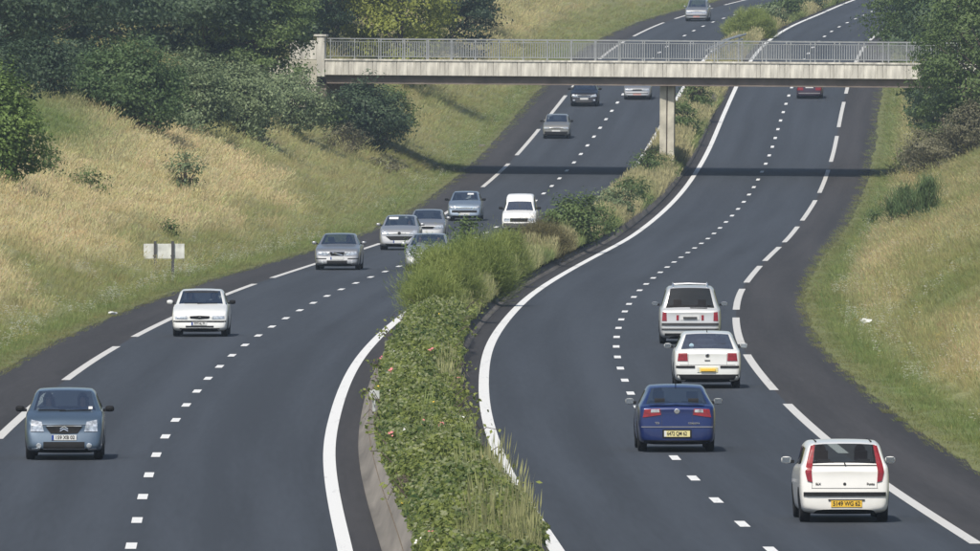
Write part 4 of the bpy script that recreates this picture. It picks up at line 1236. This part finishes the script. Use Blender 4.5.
def crown_points(rng, rx, ry, rz, zc, clumps, per, sig, low=0.0, taper=0.0, hollow=.62, flat=.6):
    """clumps spread near the skin of a lobed egg, leaves spread round each clump"""
    d = unit(rng, clumps)
    ph = rng.uniform(0, 6.28, 6)
    lob = 1 + .16 * np.sin(3 * np.arctan2(d[:, 1], d[:, 0]) + ph[0]) + .13 * np.sin(5 * d[:, 2] + ph[1] + 2 * np.arctan2(d[:, 1], d[:, 0])) + rng.normal(0, .07, clumps)
    r = (hollow + (1 - hollow) * rng.random(clumps) ** .5) * lob
    tp = 1 - taper * np.clip(d[:, 2] * r, -1, 1)
    C = np.stack([d[:, 0] * rx * r * tp, d[:, 1] * ry * r * tp, zc + d[:, 2] * rz * r], 1)
    C = C[C[:, 2] > low]; clumps = len(C)
    o = rng.normal(size=(clumps, per, 3)) * sig * rng.uniform(.6, 1.3, (clumps, 1, 1)); o[:, :, 2] *= flat
    P = (C[:, None] + o).reshape(-1, 3)
    out = P - np.array([0, 0, zc]); out = out / np.array([rx, ry, rz]); out /= np.linalg.norm(out, axis=1, keepdims=True) + 1e-9
    oc = np.repeat(unit(rng, clumps) * .35, per, 0)
    N = out * .6 + unit(rng, len(P)) * .5 + oc + np.array([0, 0, .4]); N /= np.linalg.norm(N, axis=1, keepdims=True)
    return C, P, N

def tree_meshes(seed, h, w, leafmat, clumps=150, per=70, leaf=.26, sig=.5, zlow=.12, taper=.15, strands=False, trunk=True, up=.0, flat=.6, hollow=.62):
    rng = np.random.default_rng(seed)
    rz = h * (1 - zlow) / 2; zc = h * zlow + rz
    C, P, N = crown_points(rng, w/2, w/2, rz, zc, clumps, per, sig, low=h*zlow*.6, taper=taper, flat=.9 if strands else flat, hollow=.8 if strands else hollow)
    if strands:
        ax = (P - np.array([0, 0, -h*.25])) * np.array([.8, .8, 1.0]); ax /= np.linalg.norm(ax, axis=1, keepdims=True); ax = ax + rng.normal(0, .16, ax.shape)
        Nn = N * .8 + unit(rng, len(P)) * .6; Nn /= np.linalg.norm(Nn, axis=1, keepdims=True)
        V, Q = leaf_quads(P, Nn, leaf, rng, aspect=.045, axis=ax)
    else:
        V, Q = leaf_quads(P, N, leaf, rng, axis=None if not up else unit(rng, len(P)) * (1 - up) + np.array([0, 0, up]))
    crown = mesh_fast('crown', V, Q, leafmat)
    mb = MB(); r0 = max(.03, h * .017)
    if trunk:
        top = h * .8
        pts = [(math.sin(i*1.3+seed)*.03*h*(i/5), math.cos(i*1.7+seed)*.03*h*(i/5), -0.3 + (top+.3)*i/5) for i in range(6)]
        mb.tube(pts, [r0*(1.15-i*.19) for i in range(6)], 7)
        for k in rng.choice(len(C), min(22, len(C)), replace=False):
            c_ = C[k]; t = np.clip((c_[2]/top)*.6, .12, .9); b = Vector(pts[0]).lerp(Vector(pts[-1]), float(t))
            m_ = b.lerp(Vector(c_), .5) + Vector((0, 0, .05*h*rng.uniform(-.3, .6)))
            mb.tube([b, m_, Vector(c_)], [r0*.45, r0*.28, r0*.08], 5, cap=False)
    else:
        for k in rng.choice(len(C), min(40, len(C)), replace=False):
            c_ = C[k]; b = Vector((c_[0]*.12, c_[1]*.12, -.15)); m_ = b.lerp(Vector(c_), .5) + Vector((0, 0, .06*h))
            mb.tube([b, m_, Vector(c_)], [r0*.7, r0*.45, r0*.15], 5, cap=False)
    return crown, mb.mesh('trunk' if trunk else 'stems', M_bark, True)

def plant(name, meshes, loc, label, cat, group=None, rot=0.0, sc=1.0, trunk='trunk'):
    root = empty(name, loc=loc); root.rotation_euler.z = rot
    root.scale = sc if hasattr(sc, '__len__') else (sc, sc, sc)
    tag(root, label, cat, group)
    obj('crown', meshes[0], root); obj(trunk, meshes[1], root)
    return root
def gp(px, d): 
    X = (px - 490) * d / F; return (X, d, float(ground(X, d)) - .05)

# ---- trees on the left crest, behind the bank, and by the bridge ----------
T_dark = [tree_meshes(11 + i, 9.0, 8.0, L_dark, clumps=120, per=170, leaf=.25, sig=.62, zlow=.02, taper=.1, flat=.38, hollow=.7) for i in range(3)]
T_mid = [tree_meshes(31 + i, 9.0, 7.5, L_mid, clumps=110, per=150, leaf=.24, sig=.55, zlow=.02, taper=.1, flat=.42, hollow=.7) for i in range(2)]
T_yel = tree_meshes(41, 10.0, 6.0, L_yel, clumps=130, per=110, leaf=.24, sig=.42, zlow=.05, hollow=.7)
GL = 'trees on the left crest'
for k, (px, d, m, sc, lab) in enumerate([
    (-22, 648, T_dark[0], .95, 'dark green tree at the left frame edge behind the dry crest'),
    (30, 655, T_dark[1], .95, 'dark green tree second from the left frame edge'),
    (84, 672, T_dark[2], 1.0, 'dark green tree rising behind the dark rounded bush'),
    (150, 716, T_dark[0], 1.1, 'dark green tree rising over the gap between dark and grey bushes'),
    (205, 712, T_dark[1], 1.0, 'dark green tree rising behind the leftmost grey-green bush'),
    (252, 740, T_dark[2], 1.0, 'dark green tree rising behind the middle grey-green bush'),
    (256, 712, T_mid[0], .78, 'mid green tree overhanging the left end block of the bridge')]):
    plant('crest_tree', m, gp(px, d), lab, 'tree', GL, rot=k * 1.7, sc=sc)
plant('crest_tree', T_dark[0], gp(338, 810), 'dark tree showing over the left end of the bridge railing', 'tree', GL, rot=.5, sc=.95)
plant('crest_tree', T_yel, gp(402, 800), 'yellow-green tree standing behind the bridge railing', 'tree', GL, rot=2)
plant('crest_tree', T_dark[1], gp(375, 850), 'dark tree close behind the left side of the yellow-green tree', 'tree', GL, rot=2.5)
plant('crest_tree', T_dark[2], gp(452, 860), 'blue-green dark tree right of the yellow-green tree behind the railing', 'tree', GL, rot=1.2, sc=(.8, .8, .9))
plant('crest_tree', T_mid[1], gp(310, 830), 'mid green tree far behind the bridge end block', 'tree', GL, rot=1.2)
# second row, closing the gaps
for k, (px, d) in enumerate([(0, 740), (62, 752), (120, 760), (180, 775), (230, 782), (280, 800), (418, 905)]):
    plant('crest_tree', T_dark[k % 3], gp(px, d), 'dark green tree of the rear row, %s' % ['leftmost, seen between the first two crest trees', 'second from the left', 'third from the left', 'fourth from the left', 'fifth from the left', 'sixth from the left, nearest the bridge', 'far behind the yellow-green tree'][k], 'tree', 'rear row of trees on the left', rot=k, sc=1.15)

# ---- right bank trees ------------------------------------------------------
T_r = [tree_meshes(51 + i, 9.5, 6.5, L_mid, clumps=120, per=140, leaf=.22, sig=.5, zlow=.04, taper=.1, flat=.45, hollow=.7) for i in range(2)]
T_rd = tree_meshes(61, 9.0, 6.0, L_dark, clumps=110, per=140, leaf=.22, sig=.5, zlow=.04, flat=.45, hollow=.7)
GR = 'trees on the right bank'
for k, (px, d, m, sc, lab) in enumerate([
    (964, 708, T_r[0], (.66, .66, .95), 'green tree covering the right end of the bridge railing'),
    (990, 702, T_r[1], 1.0, 'green tree at the right frame edge in front of the bridge line'),
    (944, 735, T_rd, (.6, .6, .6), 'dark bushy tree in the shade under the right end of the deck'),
    (962, 745, T_rd, 1.1, 'dark tree behind the right end of the bridge'),
    (922, 905, T_r[1], 1.0, 'green tree beyond the bridge reaching over the right-hand carriageway'),
    (945, 860, T_r[0], 1.15, 'pale green tree beyond the bridge near the right frame edge'),
    (975, 830, T_rd, 1.2, 'dark tree beyond the bridge at the right frame edge'),
    (930, 990, T_r[0], 1.1, 'most distant green tree at the top right, hiding the road bend')]):
    plant('bank_tree', m, gp(px, d), lab, 'tree', GR, rot=k * 2.1, sc=sc)

# ---- bushes ---------------------------------------------------------------
def bush(name, px, py, wpx, hpx, leafmat, label, seed, cat='bush', leaf=.13, dens=1.0, d=None, strands=False, up=0.0, base=None, group=None, sig=.22, zlow=.02, taper=.2, depth=1.0):
    if d is None: X, d, z = hit(px, py)
    else: X, d, z = at(px, py, d)
    if base is not None: z = base
    s = F / d; w, h = wpx / s, hpx / s
    area = w * h
    cl = int(max(14, area * 16 * dens)); 
    m_ = tree_meshes(seed, h, w, leafmat, clumps=cl, per=46, leaf=leaf, sig=sig, zlow=zlow, taper=taper, strands=strands, trunk=False, up=up)
    return plant(name, m_, (X, d, z - .04), label, cat, group, trunk='stems', sc=(1, depth, 1))

bush('young_tree', -4, 183, 80, 112, L_young, 'dense green young tree at the left frame edge on the dry slope', 101, 'tree', leaf=.16, taper=.35, zlow=.0, dens=2.4)
bush('shrub', 128, 126, 112, 80, L_shade, 'dark green rounded bush on the left crest', 102, leaf=.18, sig=.35, dens=1.6)
bush('shrub', 190, 128, 80, 70, L_grey, 'grey-green bush right beside the dark rounded bush', 103, leaf=.17, sig=.32, dens=1.5)
bush('shrub', 236, 134, 86, 70, L_grey, 'grey-green bush in the middle of the left crest row', 104, leaf=.17, sig=.32, dens=1.5)
bush('shrub', 285, 133, 80, 56, L_grey, 'grey-green bush nearest the bridge abutment', 105, leaf=.17, sig=.32, dens=1.5)
bush('shrub', 322, 130, 46, 34, L_mid, 'small green bush at the foot of the abutment', 106, leaf=.15)
bush('shrub', 180, 133, 36, 28, L_grey, 'small silvery bush in front of the grey-green row', 107, leaf=.14)
for k, (px, py, w_, h_) in enumerate([(-5, 100, 70, 62), (38, 95, 60, 55), (72, 92, 50, 48)]):
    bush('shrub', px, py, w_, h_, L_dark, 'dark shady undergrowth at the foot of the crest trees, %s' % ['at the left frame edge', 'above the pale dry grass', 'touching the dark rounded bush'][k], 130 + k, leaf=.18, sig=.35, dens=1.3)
bush('sapling', 87, 196, 26, 27, L_mid, 'small leafy sapling in the dry grass below the dark bush', 108, leaf=.12, up=.4)
bush('sapling', 184, 190, 36, 38, L_grey, 'pale green sapling standing alone on the dry left slope', 109, leaf=.13, up=.4, dens=.8)
bush('sapling', 49, 182, 22, 38, L_mid, 'thin green sapling beside the left-edge young tree', 110, leaf=.12, up=.5, dens=.6)
bush('sapling', 170, 238, 12, 20, L_mid, 'tiny weed sapling above the road sign', 111, leaf=.1, dens=.5)
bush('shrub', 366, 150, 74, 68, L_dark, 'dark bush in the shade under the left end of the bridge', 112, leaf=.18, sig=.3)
bush('shrub', 392, 138, 40, 50, L_mid, 'green bush under the bridge at the edge of the far grass slope', 113, leaf=.16)
bush('shrub', 345, 152, 44, 26, L_brown, 'low brownish scrub along the shadow line below the abutment', 114, leaf=.12, up=.5)
bush('shrub', 385, 172, 40, 16, L_brown, 'low scrub lower down the shadow line', 115, leaf=.12, up=.5)
bush('shrub', 904, 226, 30, 38, L_shade, 'spiky dark green bush low on the right bank', 121, leaf=.5, strands=True, dens=2.2)
bush('shrub', 928, 220, 14, 42, L_shade, 'narrow spiky dark bush on the right bank beside the larger one', 122, leaf=.5, strands=True, dens=2.5)
bush('shrub', 938, 172, 76, 42, L_brown, 'brownish leafless-looking bush on the right bank', 123, leaf=.13, up=.5, dens=1.6)
bush('shrub', 975, 152, 60, 48, L_brown, 'brown-green bush at the right frame edge', 124, leaf=.13, up=.5, dens=1.6)
bush('shrub', 948, 134, 74, 54, L_mid, 'bright green bush below the right bank trees', 125, leaf=.17)
bush('shrub', 985, 128, 60, 60, L_yel, 'yellow-green bush at the right frame edge below the trees', 126, leaf=.17)
bush('shrub', 915, 172, 36, 26, L_mid, 'low green bush where the right verge meets the bank', 127, leaf=.14)
bush('shrub', 875, 226, 16, 16, L_mid, 'small green weed clump on the right verge', 129, leaf=.12)

# ---- median planting --------------------------------------------------------
def med(px, wpx, hpx, d, *a, **k):
    z = float(Zr(d)) + .45
    return bush(a[0], px, 0, wpx, hpx, a[1], a[2], a[3], d=d, base=z, **k)
med(444, 64, 58, 412, 'broom_bush', L_broom, 'large feathery green bush in the median, cutting off a silver car', 201, leaf=.26, strands=True, dens=15, taper=.1, zlow=-.05)
med(478, 62, 52, 440, 'broom_bush', L_broom, 'feathery green bush right behind the largest one in the median', 202, leaf=.26, strands=True, dens=14, taper=.1, zlow=-.05)
med(505, 36, 40, 476, 'broom_bush', L_broom, 'smaller feathery green bush at the back of the median group', 203, leaf=.26, strands=True, dens=13, zlow=-.05)
med(433, 44, 40, 402, 'broom_bush', L_broom, 'low feathery green bush at the near end of the median group, over the hedge', 215, leaf=.26, strands=True, dens=15, taper=.1, zlow=-.05)
med(541, 50, 32, 524, 'broom_bush', L_broomb, 'brownish seeding bush in the median behind the feathery ones', 204, leaf=.22, strands=True, dens=12, zlow=-.05)
med(573, 54, 46, 560, 'shrub', L_mid, 'leafy green bush in the median beside the white van', 205, leaf=.15, dens=1.3)
med(596, 30, 30, 582, 'shrub', L_mid, 'small leafy bush behind the green median bush', 206, leaf=.14)
med(613, 40, 34, 622, 'shrub', L_grey, 'loose pale-leaved shrub in the median near the bridge', 207, leaf=.14, dens=.9)
med(632, 34, 30, 655, 'shrub', L_mid, 'low green shrub in the median just before the pier', 208, leaf=.14)
med(466, 24, 60, 470, 'sapling', L_mid, 'slender sapling poking above the feathery median bushes', 209, leaf=.14, dens=1.6, up=.4, taper=.5)
med(425, 30, 62, 440, 'sapling', L_mid, 'thin twiggy sapling in front of the silver fast-lane car', 210, leaf=.11, dens=.16, up=.3)
med(654, 40, 28, 706, 'shrub', L_mid, 'low green growth at the foot of the bridge pier', 211, leaf=.14)
med(684, 26, 38, 770, 'shrub', L_mid, 'green shrub in the median behind the pier', 212, leaf=.15)
med(697, 28, 42, 805, 'shrub', L_mid, 'taller green shrub in the median under the deck', 213, leaf=.15)
bush('shrub', 752, 43, 46, 33, L_broom, 'rounded green bush in the median beyond the bridge railing', 214, leaf=.5, strands=True, dens=3, d=960, zlow=-.05)
for k, (d_, w_, h_, mt_) in enumerate([(988, 30, 17, L_grey), (1014, 32, 18, L_mid), (1042, 30, 16, L_grey), (1072, 30, 16, L_mid), (1100, 28, 15, L_grey)]):
    med(490 + float(XL(d_) + XR(d_)) / 2 * F / d_, w_, h_, d_, 'shrub', mt_, 'low scrubby bush in the far median, %s' % ['first beyond the rounded bush', 'second beyond the rounded bush', 'third beyond the rounded bush', 'fourth beyond the rounded bush', 'last before the bend'][k], 220 + k, leaf=.2, sig=.3)


# low flowering hedge filling the near median
def hedge():
    rng = np.random.default_rng(5)
    root = empty('hedge', loc=(float(XL(300)) + 5.4, 300, float(Zr(300)) + .5))
    tag(root, 'low flowering hedge filling the median between its concrete walls', 'hedge')
    o0 = np.array(root.location)
    def pts(n, spread=1.0, top=0.0):
        d = 190 + (402 - 190) * rng.random(n) ** 1.1
        u = rng.random(n)
        a = XL(d) + 4.62; b = XR(d) - 4.30
        wob = (fnoise(d / 5.0, 4.4) - .5) * .5
        x = a + wob * .3 + (b - a + wob) * u
        prof = (np.sin(np.clip(u, 0, 1) * PI) * .65 + .35) ** .6
        hh = (.60 + 1.25 * (fnoise(d / 3.2, u * 2.6 + 7, 2) - .5) + .5 * (fnoise(d / 17., 2.2) - .5)) * prof
        hh = hh * (1 - .5 * sstep(388, 402, d))
        f = 1 - rng.random(n) ** 2 * .55 if not top else 1 + rng.random(n) * top
        z = Zr(d) + .50 + hh * f - .10 * (np.abs(u - .5) > .44)
        return np.stack([x, d, z], 1), u, hh
    for nm, n, mt, sz, tp in (('foliage', 105000, L_hedge, .10, 0), ('pale_foliage', 9000, L_hedgel, .09, .05)):
        P, u, hh = pts(n, top=tp)
        N = np.stack([(u - .5) * 1.3, np.full(len(u), -.35), np.full(len(u), .8)], 1) + rng.normal(0, .55, (len(u), 3)); N /= np.linalg.norm(N, axis=1, keepdims=True)
        V, Q = leaf_quads(P - o0, N, sz, rng, aspect=.65)
        tag(obj(nm, mesh_fast(nm, V, Q, mt), root), kind='stuff')
    for nm, n, mt, sz in (('yellow_flowers', 22, M_fy, .07), ('pink_flowers', 16, M_fp, .08), ('white_flowers', 40, M_fw, .05)):
        P, u, hh = pts(n, top=.06)
        k = fnoise(P[:, 1] / 6.0, P[:, 0] * .8 + n) > (.47 if n < 300 else .35)
        P = P[k]; P = np.repeat(P, 3, 0) + rng.normal(0, .03, (len(P) * 3, 3))
        N = np.array([0, -.5, .8]) + rng.normal(0, .35, (len(P), 3)); N /= np.linalg.norm(N, axis=1, keepdims=True)
        V, Q = leaf_quads(P - o0, N, sz, rng, aspect=.9)
        tag(obj(nm, mesh_fast(nm, V, Q, mt), root), kind='stuff')
    # stray shoots leaning over the walls
    mb = MB(); P = []
    for k in range(60):
        d = rng.uniform(225, 410); sd = rng.random() < .4
        x0 = float(XL(d)) + 4.75 if sd else float(XR(d)) - 4.55; dx = (-.4 if sd else .55) * rng.uniform(.4, 1.3)
        a = Vector((x0, d, float(Zr(d)) + .8)); b = a + Vector((dx * .6, rng.uniform(-.3, .3), .25)); c_ = a + Vector((dx, rng.uniform(-.5, .5), rng.uniform(-.1, .3)))
        mb.tube([a - Vector(o0), b - Vector(o0), c_ - Vector(o0)], [.012, .009, .005], 4, cap=False)
        for t in np.linspace(.3, 1, 9): 
            q = a.lerp(b, t).lerp(b.lerp(c_, t), t); P.append(np.array(q) + rng.normal(0, .06, 3))
    tag(mb.build('shoots', M_bark, root), kind='stuff')
    P = np.array(P); N = unit(rng, len(P)) + np.array([0, -.4, .6]); N /= np.linalg.norm(N, axis=1, keepdims=True)
    V, Q = leaf_quads(P - o0, N, .11, rng, aspect=.6); tag(obj('shoot_leaves', mesh_fast('shoot_leaves', V, Q, L_hedge), root), kind='stuff')
hedge()

# ---- grass: tufts scattered by geometry nodes ------------------------------
M_tuft = tint_mat('grass_blades', 'INSTANCER', 1.15, .45)
def tuft(name, seed, blades, h, spread, bw, lean, heads=False):
    rng = np.random.default_rng(seed); V = []; Fc = []
    for i in range(blades):
        a = rng.uniform(0, 6.28); r = spread * rng.random() ** .5
        p = np.array([math.cos(a) * r, math.sin(a) * r, -.03]); hh = h * rng.uniform(.6, 1.15)
        l = np.array([math.cos(a), math.sin(a), 0]) * lean * hh * rng.uniform(.3, 1.2) + np.array([rng.normal(0, .06), rng.normal(0, .06), 0]) * hh
        t = rng.uniform(0, 3.14); wv = np.array([math.cos(t), math.sin(t), 0]) * bw * .5
        m_ = p + np.array([0, 0, hh * .55]) + l * .4; e = p + np.array([0, 0, hh]) + l
        n = len(V); V += [p - wv, p + wv, m_ + wv * .8, m_ - wv * .8, e]
        Fc += [(n, n+1, n+2, n+3), (n+3, n+2, n+4)]
        if heads and i % 2 == 0:
            n = len(V); hv = wv / np.linalg.norm(wv) * .014; d_ = np.array([l[0], l[1], hh]) / hh * .15
            V += [e - d_ * .5, e + hv, e + d_, e - hv]; Fc += [(n, n+1, n+2, n+3)]
    return bpy.data.objects.new(name, mesh_np(name, V, Fc, M_tuft))
def flower(name, seed, m_):
    rng = np.random.default_rng(seed); V = []; Fc = []
    for i in range(7):
        c_ = np.array([rng.normal(0, .10), rng.normal(0, .10), rng.uniform(.35, .6)])
        for j in range(4):
            q = c_ + np.array([rng.normal(0, .022), rng.normal(0, .022), rng.normal(0, .01)]); a = .016
            n = len(V); V += [q + (a, 0, 0), q + (0, a, .006), q - (a, 0, 0), q - (0, a, -.006)]; Fc.append((n, n+1, n+2, n+3))
    o = bpy.data.objects.new(name, mesh_np(name, V, Fc, m_)); return o

def scatter(name, P, rot, scl, idx, tint, sources):
    src = bpy.data.collections.new(name + '_sources')
    for o in sources: src.objects.link(o)
    me = bpy.data.meshes.new(name); me.vertices.add(len(P)); me.vertices.foreach_set('co', P.astype(np.float32).ravel())
    for nm, ty, arr, fld in (('rot', 'FLOAT_VECTOR', rot, 'vector'), ('scl', 'FLOAT_VECTOR', scl, 'vector'), ('tint', 'FLOAT_COLOR', np.concatenate([tint, np.ones((len(P), 1))], 1), 'color')):
        a = me.attributes.new(nm, ty, 'POINT'); a.data.foreach_set(fld, arr.astype(np.float32).ravel())
    a = me.attributes.new('idx', 'INT', 'POINT'); a.data.foreach_set('value', idx.astype(np.int32))
    o = obj(name, me); tag(o, kind='stuff')
    ng = bpy.data.node_groups.new(name, 'GeometryNodeTree')
    ng.interface.new_socket('Geometry', in_out='INPUT', socket_type='NodeSocketGeometry'); ng.interface.new_socket('Geometry', in_out='OUTPUT', socket_type='NodeSocketGeometry')
    N = ng.nodes.new; gi = N('NodeGroupInput'); go = N('NodeGroupOutput'); ip = N('GeometryNodeInstanceOnPoints'); ci = N('GeometryNodeCollectionInfo')
    ci.inputs['Collection'].default_value = src; ci.inputs['Separate Children'].default_value = True; ci.inputs['Reset Children'].default_value = True
    ip.inputs['Pick Instance'].default_value = True
    def na(nm, ty):
        q = N('GeometryNodeInputNamedAttribute'); q.data_type = ty; q.inputs['Name'].default_value = nm; return q.outputs['Attribute']
    e2r = N('FunctionNodeEulerToRotation')
    ng.links.new(na('rot', 'FLOAT_VECTOR'), e2r.inputs[0]); ng.links.new(e2r.outputs[0], ip.inputs['Rotation'])
    ng.links.new(na('scl', 'FLOAT_VECTOR'), ip.inputs['Scale']); ng.links.new(na('idx', 'INT'), ip.inputs['Instance Index'])
    ng.links.new(gi.outputs[0], ip.inputs['Points']); ng.links.new(ci.outputs[0], ip.inputs['Instance']); ng.links.new(ip.outputs[0], go.inputs[0])
    md = o.modifiers.new('scatter', 'NODES'); md.node_group = ng
    return o

rng = np.random.default_rng(21)
def sample_banks(n, tl=(-.22, 42), tr=(-.22, 30), dr=(180, 1140)):
    D = rng.uniform(*dr, n); left = rng.random(n) < .6
    t = np.where(left, rng.uniform(*tl, n), rng.uniform(*tr, n))
    X = np.where(left, XL(D) - EL - t, XR(D) + ER + t)
    px = X * F / D + 490
    k = (px > -260) & (px < 1240) & (rng.random(n) < np.clip((430.0 / D) ** 1.3, 0, 1))
    return X[k], D[k], t[k], left[k]
X, D, t, left = sample_banks(440000)
n2 = fnoise(D / 3.0, X / 1.5, 2)
tint, dry, _, _ = grass_tint(X, D)
tint *= rng.uniform(.86, 1.14, (len(X), 1)) * (1 + rng.normal(0, .06, (len(X), 3)))
idx = np.where(dry + rng.normal(0, .2, len(X)) > .45, 2, np.where(t + rng.normal(0, .5, len(X)) < 1.2, 0, 1))
hs = (.34 + .40 * n2) * np.where(t < .5, .6, 1)
far = np.clip(D / 450, .9, 1.9)
src = [tuft('tuft_a_short', 1, 26, .26, .26, .011, .6), tuft('tuft_b_mid', 2, 28, .42, .28, .010, .5), tuft('tuft_c_tall', 3, 28, .72, .28, .009, .35, True)]
P = np.stack([X, D, ground(X, D) + np.where(t < .1, .03, -.01)], 1)
scl = np.stack([hs * 0 + far * rng.uniform(.8, 1.3, len(X)), far * 1.0, hs * (1 + .15 * (far - 1))], 1)
rot = np.stack([rng.normal(0, .08, len(X)) + .06, rng.normal(0, .08, len(X)), rng.uniform(0, 6.28, len(X))], 1)
scatter('grass', P, rot, scl, idx, tint, src)
print('tufts', len(X))

# grass in the median bed
n = 26000
D = rng.uniform(200, 1130, n); u = rng.random(n)
X = XL(D) + 4.55 + (XR(D) - XL(D) - 9.05) * u
g = fnoise(D / 16.0, u * 2, 2)
keep = (rng.random(n) < np.clip(520 / D, 0, 1)) & ((D > 500) | (u > .9) | ((u > .45) & (D < 262) & (rng.random(n) < .45)) | ((u > .72) & (D > 375)))
X, D, u, g = X[keep], D[keep], u[keep], g[keep]
dr_ = (sstep(.38, .6, g) * np.where(D < 520, .45, .8))[:, None]
tint = (GREEN * 1.1)[None] * (1 - dr_) + (STRAW * .95)[None] * dr_
tint = tint * rng.uniform(.75, 1.25, (len(X), 1))
hb = .42 * (1 - sstep(800, 840, D)) + .05 + .15 * np.sin(u * PI)
P = np.stack([X, D, Zr(D) + hb - .05], 1)
far = np.clip(D / 450, .9, 1.8)
scl = np.stack([far, far, rng.uniform(.7, 1.3, len(X)) * np.where(D < 265, 1.25, .8)], 1)
rot = np.stack([rng.normal(0, .1, len(X)), rng.normal(0, .1, len(X)), rng.uniform(0, 6.28, len(X))], 1)
src = [tuft('tuft_d_mid', 4, 18, .45, .22, .016, .4), tuft('tuft_e_tall', 5, 20, .75, .22, .013, .22, True)]
scatter('median_grass', P, rot, scl, (dr_[:, 0] + rng.normal(0, .2, len(X)) > .5).astype(int), tint, src)

# wild flowers along both verges
X, D, t, left = sample_banks(60000, (0.2, 7), (0.8, 8), (230, 900))
k = np.where(left, fnoise(D / 7.0, t / 1.6 + 30, 2) * (1 - t / 9), fnoise(D / 8.0, t / 1.3 + 60, 2) * (1 - .05 * t)) + rng.normal(0, .07, len(t)) > np.where(left, .47, .56)
k &= rng.random(len(k)) < .38
X, D, t = X[k], D[k], t[k]
P = np.stack([X, D, ground(X, D)], 1)
idx = (rng.random(len(X)) < .22).astype(int)
scl = np.ones((len(X), 3)) * rng.uniform(.6, 1.2, (len(X), 1)); rot = np.stack([X * 0, X * 0, rng.uniform(0, 6.28, len(X))], 1)
scatter('wildflowers', P, rot, scl, idx, np.ones((len(X), 3)), [flower('flower_a', 1, M_fw), flower('flower_b', 2, mat('cream_yellow_petal', (.62, .52, .16), .7))])
print('flowers', len(X))

# ---- haze: the air between the camera and the far trees --------------------
def haze():
    o = MB().box(-1000, 1000, -60, 1960, -3, 62).build('haze', None)
    tag(o, kind='stuff')
    m = bpy.data.materials.new('haze'); m.use_nodes = True; nt = m.node_tree
    for nd in list(nt.nodes):
        if nd.type == 'BSDF_PRINCIPLED': nt.nodes.remove(nd)
    v = nt.nodes.new('ShaderNodeVolumePrincipled'); v.inputs['Color'].default_value = (.66, .82, 1, 1); v.inputs['Density'].default_value = 0.00011
    v.inputs['Anisotropy'].default_value = 0.0
    nt.links.new(v.outputs[0], nt.nodes['Material Output'].inputs['Volume'])
    o.data.materials.clear(); o.data.materials.append(m)
haze()
